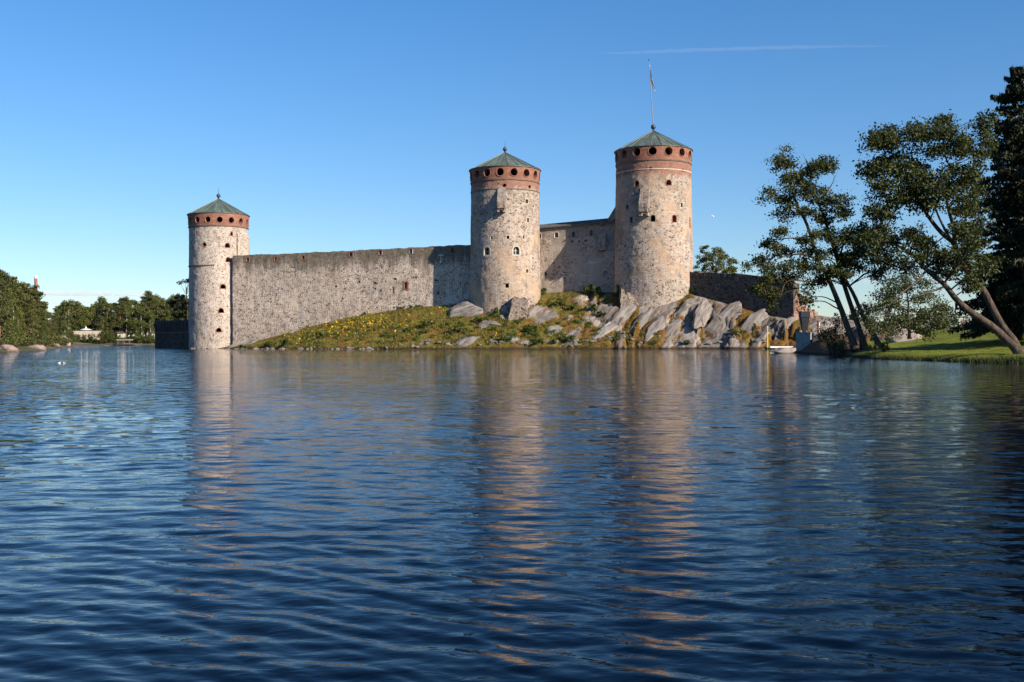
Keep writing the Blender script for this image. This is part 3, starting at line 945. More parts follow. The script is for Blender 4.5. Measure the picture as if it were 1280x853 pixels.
def tps_eval(P, w, Q):
    n = len(P)
    out = w[n] + Q @ w[n + 1:]
    for i in range(n):
        d = np.linalg.norm(Q - P[i], axis=1)
        out += w[i] * np.where(d > 1e-6, d * d * np.log(d + 1e-9), 0)
    return out


SHORE = [(236, 221), (262, 217.5), (290, 214), (320, 208), (360, 203), (420, 197), (480, 194), (540, 192), (600, 190.5), (660, 189.5), (720, 188), (780, 187), (840, 185.5),
         (900, 183.5), (950, 180), (985, 176.5), (1015, 172), (1045, 170)]
TOPS = [(290, 436, 220), (330, 425, 217.3), (366, 413, 215.2), (400, 403, 213.2), (440, 393.5, 211), (480, 388, 209), (520, 381.5, 206.8), (548, 377.5, 205.2), (575, 378, 204), (600, 381, 197.5),
        (632, 381, 196.3), (660, 378, 199), (675, 366, 206), (700, 362, 204), (735, 361, 202.3), (765, 364, 200.8), (790, 374, 194.5), (818, 374, 192.6), (845, 370, 193.2),
        (862, 364, 195.6), (890, 366, 192.5), (920, 373, 189.3), (950, 381, 186.2), (980, 391, 183), (1000, 400, 180), (1030, 402, 178)]
pts = []
for px, Y in SHORE:
    p = xy(px, Y); pts.append((p.x, p.y, 0.0))
    if px > 300 or px < 250:
        q = xy(px, Y - 5); pts.append((q.x, q.y, -2.6))
        q = xy(px, Y - 14); pts.append((q.x, q.y, -4.0))
for px, py, Y in TOPS:
    p = at(px, py, Y); pts.append(tuple(p))
    q = xy(px, Y + 14); pts.append((q.x, q.y, max(p.z, 2.0) + 0.6))
    q = xy(px, Y + 34); pts.append((q.x, q.y, max(p.z, 2.0)))
for px, py, Y in ((700, 388, 196.5), (750, 384, 193.5), (640, 405, 193.5), (780, 392, 190.6), (900, 400, 187), (850, 398, 188.4), (940, 408, 183), (590, 400, 194.6), (480, 408, 201.5), (420, 412, 205)):
    pts.append(tuple(at(px, py, Y)))
pts = np.array(pts)
ctr = np.array([0, 205.0])
Pn = (pts[:, :2] - ctr) / 30.0
wts = tps_fit(Pn, pts[:, 2])
GS_ = 0.30
gx = np.arange(-78, 66, GS_); gy = np.concatenate([np.arange(160, 214, GS_), np.arange(214, 262, 1.5)])
GX, GY = np.meshgrid(gx, gy)
Q = np.stack([GX.ravel(), GY.ravel()], 1)
Zt = tps_eval(Pn, wts, (Q - ctr) / 30.0)
Zt = np.clip(Zt, -5, 13.5)
sx = np.array([xy(p, y).x for p, y in SHORE]); sy = np.array([y for p, y in SHORE])
dsh = Q[:, 1] - np.interp(Q[:, 0], sx, sy)
wl = np.array([tuple(at(px, py, Y))[:2] for px, py, Y in TOPS])
dwall = np.interp(Q[:, 0], wl[:, 0], wl[:, 1]) - Q[:, 1]
disp = np.empty(len(Q)); crack = np.ones(len(Q)); tone = np.full(len(Q), 0.5)
rs2 = np.random.RandomState(31)
ub = [-14.0]
while ub[-1] < 75: ub.append(ub[-1] + rs2.uniform(1.4, 5.6))
ub = np.array(ub)
cuts = [np.cumsum(rs2.uniform(1.6, 6.0, 20)) - 8 + rs2.uniform(0, 3) for _ in ub]
s_off = np.clip(rs2.normal(size=(len(ub), 22)) * 0.55, -1.0, 1.0); s_tilt = rs2.uniform(-0.2, 0.7, (len(ub), 22)); s_tone = rs2.uniform(0, 1, (len(ub), 22)); s_long = rs2.uniform(-0.35, 0.35, (len(ub), 22))


def slab(x, y, z):
    """bedrock split into slanting slabs: height, nearness to a crack, tone"""
    p_ = Vector((x * 0.16, y * 0.16, z * 0.16))
    u_ = 0.84 * x - 0.54 * z + 0.9 * noise.noise(p_ * 1.5) + 0.45 * noise.noise(p_ * 7)
    v_ = 0.54 * x + 0.84 * z + 1.2 * noise.noise(p_ * 2 + Vector((7, 0, 0)))
    i = int(np.searchsorted(ub, u_)) - 1
    i = min(max(i, 0), len(ub) - 2)
    f_ = (u_ - ub[i]) / (ub[i + 1] - ub[i])
    j = int(np.searchsorted(cuts[i], v_))
    de = min(u_ - ub[i], ub[i + 1] - u_)
    v2_ = v_ + 0.8 * noise.noise(p_ * 11) + 0.55 * (f_ - 0.5) * (i % 3 - 1) * 2
    j = int(np.searchsorted(cuts[i], v2_))
    dc = min((abs(v2_ - c_) for c_ in cuts[i]), default=9)
    d_ = min(de, dc * 1.3)
    h = s_off[i, j] + s_tilt[i, j] * (f_ - 0.5) * 1.5 + s_long[i, j] * (v2_ - cuts[i][min(j, 19)] + 1.5) * 0.35 - 0.65 * math.exp(-(d_ / 0.17) ** 2) + 0.5 * noise.noise(Vector((x * 0.3, y * 0.3, z * 0.3 + 5)))
    h += 0.10 * noise.fractal(Vector((u_ * 2.2, v_ * 0.35, 4.0)), 1.0, 2.0, 4, noise_basis='PERLIN_ORIGINAL')
    return h, d_, s_tone[i, j]



for i, (x, y) in enumerate(Q):
    z = Zt[i]
    f_ = noise.fractal(Vector((x * 0.22, y * 0.22, 1.7)), 1.0, 2.0, 5, noise_basis='PERLIN_ORIGINAL')
    disp[i] = 0.55 * f_
    if y < 214 and z > -2.5:
        # bare bedrock on the right, a few outcrops in the turf farther left
        bare = min(1.0, max(0.0, (x - 12.0) / 5.0)) + 0.55 * noise.fractal(Vector((x * 0.13, y * 0.13 + z * 0.1, 9.2)), 1.0, 2.0, 3, noise_basis='PERLIN_ORIGINAL') + 0.22 - 0.5 * min(1.0, max(0.0, (z - 7.5) / 3.0))
        bare -= 0.30 * min(1.0, max(0.0, (6.0 - x) / 8.0)) + (0.3 if x < -8 else 0.0)
        bare = min(1.0, max(0.0, bare * 1.6))
        if bare > 0.02:
            h, d_, tn_ = slab(x, y, z)
            disp[i] = disp[i] * (1 - bare * 0.75) + bare * h
            crack[i] = 1 - bare * min(1.0, max(0.0, (d_ - 0.04) / 0.20)) * (1.0 if tn_ > 0.30 else 0.2)
            tone[i] = tn_
edge = np.clip(dwall / 2.0, 0.12, 1) * np.clip((Zt + 3.0) / 3.6, 0.0, 1)
Zt = Zt + disp * edge
nxg, nyg = len(gx), len(gy)
ii = np.arange(nxg * nyg).reshape(nyg, nxg)
quads = np.stack([ii[:-1, :-1].ravel(), ii[:-1, 1:].ravel(), ii[1:, 1:].ravel(), ii[1:, :-1].ravel()], 1)
keep = (Zt[quads].max(1) > -3.5)
quads = quads[keep]


def island_mat():
    t = NT('island_turf_and_rock')
    co = t.n('TexCoord').outputs['Object']
    sp = t.n('SeparateXYZ', {0: co})
    geo = t.n('NewGeometry')
    n1 = t.noise(co, 0.16, 6, 0.65)
    n2 = t.noise(co, 0.55, 6, 0.7)
    n3 = t.noise(co, 1.8, 5, 0.7)
    grass = t.mix(t.ramp(n3, [(0.3, 0.0), (0.7, 1.0)]), (0.055, 0.066, 0.013), (0.175, 0.16, 0.028))
    moss = t.mix(t.ramp(n3, [(0.35, 0.0), (0.65, 1.0)]), (0.085, 0.043, 0.014), (0.21, 0.115, 0.035))
    stv = t.n('VectorMath', {0: co, 1: (0.83, -0.25, -0.35)}, operation='DOT_PRODUCT').outputs['Value']
    stv = t.n('CombineXYZ', {0: t.math('MULTIPLY', stv, 1.6), 1: t.math('MULTIPLY', sp.outputs[2], 0.45), 2: t.math('MULTIPLY', sp.outputs[1], 0.3)}).outputs[0]
    rs_ = t.noise(stv, 0.9, 7, 0.72)
    rockc = t.mix(t.ramp(rs_, [(0.35, 0.0), (0.65, 1.0)]), (0.07, 0.060, 0.055), (0.28, 0.255, 0.238))
    rx = t.step(sp.outputs[0], 4.0, 22.0)
    c = t.mix(t.step(t.math('SUBTRACT', n2, t.math('MULTIPLY', rx, 0.10)), 0.42, 0.58), moss, grass)
    turf = t.n('Attribute', attribute_name='turf').outputs['Fac']
    tone_ = t.n('Attribute', attribute_name='tone').outputs['Fac']
    rockc = t.mix(1.0, rockc, t.ramp(tone_, [(0.0, (0.65, 0.60, 0.57)), (0.5, (1.0, 0.96, 0.93)), (1.0, (1.45, 1.4, 1.36))]), 'MULTIPLY')
    rockc = t.mix(t.math('MULTIPLY', t.step(t.noise(stv, 0.5, 4, 0.6), 0.56, 0.66), 0.7), rockc, (0.15, 0.075, 0.022))
    rk = t.step(t.math('ADD', turf, t.math('MULTIPLY', t.math('SUBTRACT', n3, 0.5), 0.7)), 0.66, 0.40)
    c = t.mix(rk, c, rockc)
    low = t.math('ADD', sp.outputs[2], t.math('MULTIPLY', n2, 0.7))
    c = t.mix(t.step(low, 0.9, 0.45), c, (0.045, 0.032, 0.02))       # wet line at the water's edge
    t.set(Base_Color=c, Roughness=0.95)
    t.p.inputs['Specular IOR Level'].default_value = 0.1
    t.bump(t.math('ADD', n3, t.noise(co, 5.0, 5, 0.7)), 0.22, 0.8)
    return t.m


ime = np_mesh('island_ground', np.stack([Q[:, 0], Q[:, 1], Zt], 1), quads, island_mat(), False)
for nm_, ar_ in (('turf', crack), ('tone', tone)):
    a_ = ime.attributes.new(nm_, 'FLOAT', 'POINT'); a_.data.foreach_set('value', ar_.astype(np.float32))
isl = link('island_ground', ime)
tag(isl, 'rocky grassy slope of the castle island', None, None, 'structure')
ZG = Zt.reshape(nyg, nxg)


def gz(x, y):
    fx = min(max((x - gx[0]) / GS_, 0), nxg - 1.001)
    i = int(fx); a = fx - i
    j = min(max(int(np.searchsorted(gy, y)) - 1, 0), nyg - 2)
    b = min(max((y - gy[j]) / (gy[j + 1] - gy[j]), 0), 1)
    return float((ZG[j, i] * (1 - a) + ZG[j, i + 1] * a) * (1 - b) + (ZG[j + 1, i] * (1 - a) + ZG[j + 1, i + 1] * a) * b)


def hit_ground(px, py, Y0=165.0, Y1=225.0):
    a, b = ray(px, py)
    Y = Y0
    while Y < Y1:
        if gz(a * Y, Y) >= CAMH + b * Y: return Vector((a * Y, Y, CAMH + b * Y))
        Y += 0.12
    return None


# --- rocks and slabs
def rock_mat():
    t = NT('granite')
    co = t.n('TexCoord').outputs['Object']
    ob = t.n('ObjectInfo').outputs['Random']
    sh = t.n('VectorMath', {0: co, 1: t.n('CombineXYZ', {0: t.math('MULTIPLY', ob, 31.0), 1: 0.0, 2: 0.0}).outputs[0]}, operation='ADD').outputs[0]
    st = t.n('VectorMath', {0: sh, 1: (0.22, 1.5, 1.0)}, operation='MULTIPLY').outputs[0]
    s1 = t.noise(st, 1.3, 6, 0.65)
    n2 = t.noise(sh, 1.6, 6, 0.7)
    c = t.mix(t.ramp(s1, [(0.3, 0.0), (0.7, 1.0)]), (0.08, 0.068, 0.062), (0.34, 0.31, 0.288))
    c = t.mix(t.math('MULTIPLY', t.step(n2, 0.55, 0.68), 0.5), c, (0.27, 0.19, 0.15))
    c = t.mix(t.math('MULTIPLY', t.step(t.noise(sh, 0.5, 5, 0.7), 0.60, 0.68), 0.75), c, (0.16, 0.10, 0.03))
    c = t.mix(t.math('MULTIPLY', t.step(t.noise(st, 2.9, 3, 0.6), 0.60, 0.66), 0.6), c, (0.06, 0.05, 0.045))
    c = t.mix(1.0, c, t.ramp(ob, [(0, 0.70), (1, 1.1)]), 'MULTIPLY')
    t.set(Base_Color=c, Roughness=0.9)
    t.p.inputs['Specular IOR Level'].default_value = 0.2
    t.bump(t.math('ADD', n2, s1), 0.12, 0.7)
    return t.m


MAT['rock'] = rock_mat()


def ico(sub):
    import bmesh
    bm = bmesh.new(); bmesh.ops.create_icosphere(bm, subdivisions=sub, radius=1.0)
    vs = np.array([v.co[:] for v in bm.verts]); fs = np.array([[v.index for v in f.verts] for f in bm.faces]); bm.free()
    return vs, fs


ICO4 = ico(4)
ICO3 = ico(3)


def rock_mesh(seed, dims, rough=0.12, facets=9, base=ICO4):
    r_ = np.random.RandomState(seed)
    v = base[0].copy()
    for _ in range(facets):
        nrm = r_.normal(size=3); nrm /= np.linalg.norm(nrm)
        dd = r_.uniform(0.55, 0.88)
        k = v @ nrm - dd
        v -= np.outer(np.clip(k, 0, None), nrm) * 0.93
    off = r_.uniform(0, 50, 3)
    for i in range(len(v)):
        p = v[i]
        v[i] = p * (1 + rough * noise.fractal(Vector(p * 1.9 + off), 1.0, 2.0, 4, noise_basis='PERLIN_ORIGINAL'))
    v *= np.array(dims)
    return np_mesh('rock', v, base[1], MAT['rock'], True)


def ground_normal(x, y, e=1.2):
    n_ = Vector((-(gz(x + e, y) - gz(x - e, y)) / (2 * e), -(gz(x, y + e) - gz(x, y - e)) / (2 * e), 1.0))
    return n_.normalized()


def put_rock(px, py, Lpx, Wpx, ang, label, group=None, seed=0, thick=0.45, sink=0.15, facets=9, rough=0.12):
    """a rock or slab lying on the slope; Lpx x Wpx its outline in the photo, ang its long axis against the level"""
    p = hit_ground(px, py)
    if p is None: return
    k = p.y / F
    n_ = ground_normal(p.x, p.y)
    n_ = (n_ + Vector((0.05, -0.55, 0.15))).normalized()
    ia = Vector((cos(radians(ang)), 0, sin(radians(ang))))
    ax = (ia - n_ * ia.dot(n_)); ax.normalize()
    bx = n_.cross(ax)
    Lpx *= 1.18; Wpx *= 1.25
    la = Lpx * k * 0.5 / max(0.5, sqrt(ax.x ** 2 + ax.z ** 2)); lb = Wpx * k * 0.5 / max(0.5, sqrt(bx.x ** 2 + bx.z ** 2))
    me = rock_mesh(seed, (la * 1.12, lb * 1.12, max(thick * min(la, lb), 0.25) * 1.15), rough, facets)
    o = link('rock', me)
    m = Matrix((ax, bx, n_)).transposed().to_4x4()
    m.translation = p - n_ * sink * lb
    o.matrix_world = m
    tag(o, label, 'rock', group)
    return o


RK = 'boulders on the castle slope'
SL = 'tilted rock slabs under the tallest tower'
ROCKS = [
    (780, 393, 48, 14, 52, 'pale streaked slab just below the left foot of the tallest tower', SL),
    (818, 411, 46, 15, 62, 'tall white-streaked slab below the middle of the tallest tower, reaching down to the moss', SL),
    (840, 413, 36, 10, 58, 'narrow dark slab right of the tall white-streaked slab', SL),
    (857, 386, 34, 15, 58, 'pale slab below the right foot of the tallest tower', SL),
    (877, 393, 44, 17, 58, 'grey slab left of the largest slab under the bastion wall', SL),
    (904, 402, 58, 24, 56, 'largest grey slab, broad and smooth, under the low bastion wall', SL),
    (940, 411, 52, 22, 58, 'dark pinkish slab, rightmost big slab before the yellow post', SL),
    (986, 411, 50, 16, 58, 'dark slab behind the white float at the right end of the island', SL),
    (749, 420, 56, 13, 55, 'long thin slab slanting down to the water left of the tallest tower', SL),
    (765, 408, 36, 10, 52, 'short grey slab above the long thin slab', SL),
    (800, 404, 40, 9, 58, 'thin ribbed slab between pale slabs under the tallest tower', SL),
    (1022, 409, 38, 22, 40, 'sunlit pinkish rock beside the brown post behind the leaning trees', RK),
    (591, 391, 50, 34, 12, 'large smooth beige boulder at the left foot of the middle tower', RK),
    (585, 427, 28, 22, 50, 'triangular grey boulder at the water below the middle tower', RK),
    (613, 407, 25, 17, -10, 'split grey boulder below the middle tower', RK),
    (627.5, 398, 9, 8, 0, 'small round stone above the split grey boulder', RK),
    (637, 398, 15, 10, 0, 'round-backed stone with a dark arc below the middle tower', RK),
    (619, 430, 14, 13, 40, 'small leaning stone at the water right of the triangular boulder', RK),
    (642, 423, 16, 11, 10, 'flat grey stone in the weeds above the waterline below the middle tower', RK),
    (655, 430, 22, 13, 30, 'low orange-stained stone at the water right of the middle tower', RK),
    (688, 397, 32, 18, 25, 'dark brown outcrop below the roofed castle wall', RK),
    (692, 416, 24, 16, 30, 'brown rounded outcrop under the dark outcrop', RK),
    (711, 400, 13, 11, 20, 'small grey rock among the weeds below the roofed wall', RK),
    (731, 399, 12, 8, 0, 'small pale rock between the weeds left of the tallest tower', RK),
    (717, 416, 22, 9, 55, 'slender leaning slab in the weeds below the roofed wall', RK),
    (759, 372, 12, 9, 20, 'pale stone in the shadow at the left foot of the tallest tower', RK),
    (293, 433.5, 22, 7, 8, 'flat pale rock at the water beside the left tower', RK),
    (313, 430, 16, 11, 55, 'upright cracked rock at the water near the left tower', RK),
    (342, 420, 34, 13, 18, 'long grey ledge against the curtain wall near the left tower', RK),
    (366, 417, 15, 11, 45, 'dark split rock beside the long grey ledge', RK),
    (533, 428, 18, 6, 5, 'low grey rock near the water below the curtain wall', RK),
    (566, 382, 12, 6, 10, 'small stone left of the large smooth beige boulder', RK),
    (672, 405, 16, 10, 20, 'grey-brown stone in the weeds left of the dark outcrop', RK),
    (655, 372, 34, 11, 5, 'flat sunlit rock ledge right of the middle tower foot', RK),
]
for i, (px, py, Lp, Wp, an, lab, grp) in enumerate(ROCKS):
    put_rock(px, py, Lp, Wp, an, lab, grp, seed=100 + i, thick=0.40 if grp == SL else 0.5, sink=0.10 if grp == SL else 0.32, facets=18 if grp == SL else 11, rough=0.13)

# ruined stubs at the feet of the towers
stub_m = stone('stub_stone', None, mortar=(0.40, 0.33, 0.27), cell=2.3, plaster=-0.2, tint=0.68)
def stub(name, loc, polyg, depth, label, seed):
    """a lump of broken masonry: front outline polyg (x, z), worn all over"""
    mb = MB()
    n = len(polyg); NY = 6
    cx = sum(q[0] for q in polyg) / n; cz = sum(q[1] for q in polyg) / n
    dens = []
    for i in range(n):
        a_, b_ = polyg[i], polyg[(i + 1) % n]
        for j in range(6): dens.append((a_[0] + (b_[0] - a_[0]) * j / 6, a_[1] + (b_[1] - a_[1]) * j / 6))
    m = len(dens)
    rings = [(0.0, 0.03), (0.0, 0.45), (0.0, 0.8)] + [(depth * j / NY, 1.0) for j in range(NY + 1)]
    for y, sc in rings:
        for x, z in dens:
            p_ = Vector((cx + (x - cx) * sc, y, cz + (z - cz) * sc))
            e = 0.20 * noise.fractal(p_ * 0.9 + Vector((seed, 0, 0)), 1.0, 2.0, 4, noise_basis='PERLIN_ORIGINAL')
            mb.v.append((p_.x + e, p_.y + e, p_.z + e))
    for j in range(len(rings) - 1):
        for i in range(m):
            i2 = (i + 1) % m
            mb.f.append((j * m + i, j * m + i2, (j + 1) * m + i2, (j + 1) * m + i))
    o = mb.obj(name, stub_m, None, loc=loc)
    tag(o, label, 'ruined wall')


p = at(645, 383, 194.6)
stub('masonry_stub', (p.x, p.y, p.z - 0.6), [(-1.5, -2.5), (2.1, -2.5), (2.2, 1.7), (1.5, 2.2), (0.5, 1.9), (-0.3, 2.4), (-0.7, 1.5)], 4.0, 'broken lump of old masonry leaning on the foot of the middle tower', 3.0)
p = at(786, 375, 193.2)
stub('masonry_stub', (p.x, p.y, p.z - 0.5), [(-1.5, -2.0), (1.8, -2.0), (1.3, 0.9), (0.1, 1.7), (-1.3, 2.7)], 3.0, 'sunlit broken masonry at the left foot of the tallest tower', 8.0)


# ------------------------------------------------------------------ foliage
def leaf_mesh(name, C, size, rng, mat, flat=0.0, asp=0.62):
    n = len(C)
    t = rng.normal(size=(n, 3)); t[:, 2] *= (1 - flat); t /= np.linalg.norm(t, axis=1)[:, None] + 1e-9
    r = rng.normal(size=(n, 3)); r[:, 2] *= (1 - flat)
    b = np.cross(t, r); b = np.cross(b, t) if flat > 0 else b
    b /= np.linalg.norm(b, axis=1)[:, None] + 1e-9
    s = (size * rng.uniform(0.45, 1.5, n))[:, None]
    v = np.stack([C - t * s * 0.5, C + b * s * asp * 0.5 - t * s * 0.05, C + t * s * 0.5, C - b * s * asp * 0.5 - t * s * 0.05], 1).reshape(-1, 3)
    f = np.arange(4 * n).reshape(n, 4)
    return np_mesh(name, v, f, mat)


def blob(rng, n, r, power=0.5):
    d = rng.normal(size=(n, 3)); d /= np.linalg.norm(d, axis=1)[:, None]
    return d * (rng.uniform(0, 1, n) ** power)[:, None] * np.array(r)


MAT['alder'] = foliage_mat('alder_leaves', (0.014, 0.021, 0.006), (0.10, 0.118, 0.027), 0.30)
MAT['alder_low'] = foliage_mat('alder_low_leaves', (0.026, 0.037, 0.011), (0.10, 0.12, 0.034), 0.22)
MAT['spruce'] = foliage_mat('spruce_needles', (0.009, 0.015, 0.006), (0.034, 0.043, 0.015), 0.06)
MAT['pine'] = foliage_mat('pine_needles', (0.030, 0.042, 0.012), (0.110, 0.115, 0.032), 0.15, 0.4)
MAT['birch'] = foliage_mat('birch_leaves', (0.045, 0.062, 0.014), (0.150, 0.165, 0.040), 0.22, 0.4)
MAT['fir'] = foliage_mat('far_spruce_needles', (0.016, 0.026, 0.009), (0.055, 0.068, 0.020), 0.1, 0.4)
MAT['weed'] = foliage_mat('weed_leaves', (0.030, 0.050, 0.010), (0.11, 0.15, 0.030), 0.25, 1.0)
MAT['bark'] = bark_mat('grey_bark', (0.032, 0.024, 0.019), (0.12, 0.09, 0.07))
MAT['pinebark'] = bark_mat('orange_pine_bark', (0.10, 0.055, 0.035), (0.26, 0.14, 0.08))
MAT['birchbark'] = bark_mat('white_birch_bark', (0.25, 0.23, 0.2), (0.62, 0.58, 0.52), 1.0)


def curve(pts, n):
    """smooth path through points"""
    P = [Vector(p) for p in pts]
    if len(P) < 3:
        return [P[0].lerp(P[-1], i / n) for i in range(n + 1)]
    P = [P[0] * 2 - P[1]] + P + [P[-1] * 2 - P[-2]]
    out = []
    segs = len(P) - 3
    for i in range(n + 1):
        t = i / n * segs; k = min(int(t), segs - 1); f = t - k
        a, b, c, d_ = P[k:k + 4]
        out.append(0.5 * ((2 * b) + (c - a) * f + (2 * a - 5 * b + 4 * c - d_) * f * f + (3 * b - a - 3 * c + d_) * f ** 3))
    return out


def near_tree(name, label, cat, base, stems, clumps, Y, leaf, per, mats, seed, group=None, bare=(), depth=1.0, dense=10):
    """stems: list of (list of (px,py,dY), r0, r1); clumps: (px,py,rx,ry[,dY])"""
    rng = np.random.RandomState(seed)
    B = Vector(base)
    root = empty(name, B, label, cat, group)
    tb = MB()
    nodes = []
    for si, (path, r0, r1) in enumerate(stems):
        pp = curve([at(px, py, Y + dy) - B for px, py, dy in path], 22)
        pp = [p + Vector((noise.noise(p * 0.35 + Vector((seed, si, 0))), noise.noise(p * 0.35 + Vector((0, seed, si))), 0)) * 0.16 for p in pp]
        rr = [r0 + (r1 - r0) * (i / 22) ** 0.85 for i in range(23)]
        if si == 0: rr[0] *= 1.5; rr[1] *= 1.12
        tb.tube(pp, rr, 10)
        for p, r in zip(pp[4:], rr[4:]): nodes.append((p, r))
    allC = []
    bt = MB()
    big = clumps
    clumps = []
    for c in big:
        for _ in range(3):
            f_ = rng.uniform(0.42, 0.72)
            clumps.append((c[0] + rng.normal() * c[2] * 0.55, c[1] + rng.normal() * c[3] * 0.6, c[2] * f_ * 1.1, c[3] * f_ * 0.9) + tuple(c[4:]))
    for ci, c in enumerate(clumps):
        px, py, rx, ry = c[:4]
        dy = c[4] if len(c) > 4 else rng.uniform(-1.6, 1.6) * depth
        k = Y / F
        cen = at(px, py, Y + dy) - B
        rx, ry = rx * k * 1.20, ry * k * 1.16
        rz = max(0.5, 0.8 * rx)
        # branch from the nearest fitting place on the stems
        best = min(nodes, key=lambda nr: (nr[0] - cen).length + max(0, nr[0].z - cen.z + 0.4) * 1.6)
        s0, r0 = best
        mid = s0.lerp(cen, 0.5) + Vector((0, 0, 0.10 * (cen - s0).length))
        br = curve([s0, mid, cen], 8)
        rb = min(r0 * 0.5, 0.035 + 0.012 * (cen - s0).length)
        br = [b + Vector((noise.noise(b * 0.9), noise.noise(b * 0.9 + Vector((9, 0, 0))), noise.noise(b * 0.9 + Vector((0, 9, 0))))) * 0.14 * (i > 0) for i, b in enumerate(br)]
        bt.tube(br, [rb * (1 - 0.7 * i / 8) for i in range(9)], 5)
        nsub = max(3, int(dense * (rx * ry) ** 0.5))
        for _ in range(nsub):
            o_ = blob(rng, 1, (rx, rz, ry), 0.5)[0] * rng.uniform(0.75, 1.25)
            e = Vector(cen) + Vector(o_)
            w = br[rng.randint(4, 9)]
            out_ = np.array([o_[0], o_[1], o_[2] * 0.6 + 0.05]); out_ /= np.linalg.norm(out_) + 1e-6
            m = int(per * rng.uniform(0.4, 1.5) * 0.50)
            tt = rng.uniform(0, 1, m) ** 0.8
            jit = rng.normal(size=(m, 3)) * np.array([1, 1, 0.7])
            allC.append(np.array(e) + out_ * (tt[:, None] - 0.55) * rng.uniform(0.7, 1.2) + jit * (0.15 + 0.22 * np.sin(pi * tt))[:, None] - np.array([0, 0, 0.18]) * (tt ** 2)[:, None])
            bt.tube([w, w.lerp(e, 0.5) + Vector((0, 0, 0.06)), e, e + Vector(out_ * 0.4)], [rb * 0.28, rb * 0.2, rb * 0.1, rb * 0.05], 4)
    for path, r0 in bare:
        pp = curve([at(px, py, Y + dy) - B for px, py, dy in path], 10)
        bt.tube(pp, [r0 * (1 - 0.85 * i / 10) for i in range(11)], 5)
    tb.add(bt.v, bt.f)
    tb.obj('trunk', mats[0], root, smooth=True)
    C = np.concatenate(allC)
    link('crown', leaf_mesh('crown', C, leaf, rng, mats[1]), root)
    return root


# ------------------------------------------------------------------ right bank: lawn
BANK = [(-8, 40, 152), (0, 41, 150), ]  # placeholder order kept simple; the shore is the list below
BSH = [(972, 141), (985, 131), (1000, 122), (1015, 115), (1035, 107), (1060, 98), (1080, 93), (1100, 88.5), (1150, 83), (1200, 78), (1240, 75), (1285, 72.5), (1400, 66), (1600, 57), (1900, 46), (2600, 30)]
bx = np.array([xy(p, y).x for p, y in BSH]); by = np.array([y for p, y in BSH], dtype=float)
order = np.argsort(bx)
# signed distance to the shore polyline
poly = np.stack([bx, by], 1)
lx = np.concatenate([np.arange(28, 76, 0.4), np.arange(76, 200, 2.0)])
ly = np.concatenate([np.arange(24, 60, 1.2), np.arange(60, 190, 0.5), np.arange(190, 262, 3)])
LX, LY = np.meshgrid(lx, ly)
LQ = np.stack([LX.ravel(), LY.ravel()], 1)
dist = np.full(len(LQ), 1e9)
side = np.zeros(len(LQ))
for i in range(len(poly) - 1):
    a, b = poly[i], poly[i + 1]
    ab = b - a; t = np.clip(((LQ - a) @ ab) / (ab @ ab), 0, 1)
    dd = LQ - (a + t[:, None] * ab)
    L_ = np.hypot(dd[:, 0], dd[:, 1])
    cr = ab[0] * dd[:, 1] - ab[1] * dd[:, 0]
    upd = L_ < dist
    dist[upd] = L_[upd]; side[upd] = np.sign(cr[upd])
sd = dist * side          # positive on the land side
# the far side of the tongue towards the castle
pa, pb_ = xy(972, 141), xy(1035, 190)
nb = Vector((pb_.y - pa.y, -(pb_.x - pa.x))).normalized()
d2 = (LQ[:, 0] - pa.x) * nb.x + (LQ[:, 1] - pa.y) * nb.y
sd = np.minimum(sd, d2 + 0.6)


def sstep(x): x = np.clip(x, 0, 1); return x * x * (3 - 2 * x)


inl = np.clip((LQ[:, 0] - 38) / 18, 0, 1)
lz = np.where(sd < 0, sd * 0.55, 0.55 * (1 - np.exp(-sd / 0.5)) + 3.95 * sstep((sd - 0.5) / 36.0) * (0.55 + 0.45 * inl))
lz = np.clip(lz, -3, 6)
nzz = np.array([noise.fractal(Vector((x * 0.12, y * 0.12, 0.4)), 1.0, 2.0, 4, noise_basis='PERLIN_ORIGINAL') for x, y in LQ])
nz2 = np.array([noise.noise(Vector((x * 0.9, y * 0.9, 2.4))) for x, y in LQ])
lz = lz + (0.16 * nzz + 0.06 * nz2) * np.clip(sd / 1.0 + 0.5, 0, 1)
# earth mound behind the concrete block
pm = at(1030, 424, 118)
mound = 1.5 * np.exp(-(((LQ[:, 0] - pm.x - 0.8) / 2.6) ** 2 + ((LQ[:, 1] - 117) / 5.5) ** 2))
lz = lz + mound * (sd > -1)
nlx, nly = len(lx), len(ly)
LZ = lz.reshape(nly, nlx)
ii = np.arange(nlx * nly).reshape(nly, nlx)
lq = np.stack([ii[:-1, :-1].ravel(), ii[:-1, 1:].ravel(), ii[1:, 1:].ravel(), ii[1:, :-1].ravel()], 1)
lq = lq[lz[lq].max(1) > -2.2]


def lz_at(x, y):
    i = int(np.clip(np.searchsorted(lx, x) - 1, 0, nlx - 2)); j = int(np.clip(np.searchsorted(ly, y) - 1, 0, nly - 2))
    a = (x - lx[i]) / (lx[i + 1] - lx[i]); b = (y - ly[j]) / (ly[j + 1] - ly[j])
    return float((LZ[j, i] * (1 - a) + LZ[j, i + 1] * a) * (1 - b) + (LZ[j + 1, i] * (1 - a) + LZ[j + 1, i + 1] * a) * b)


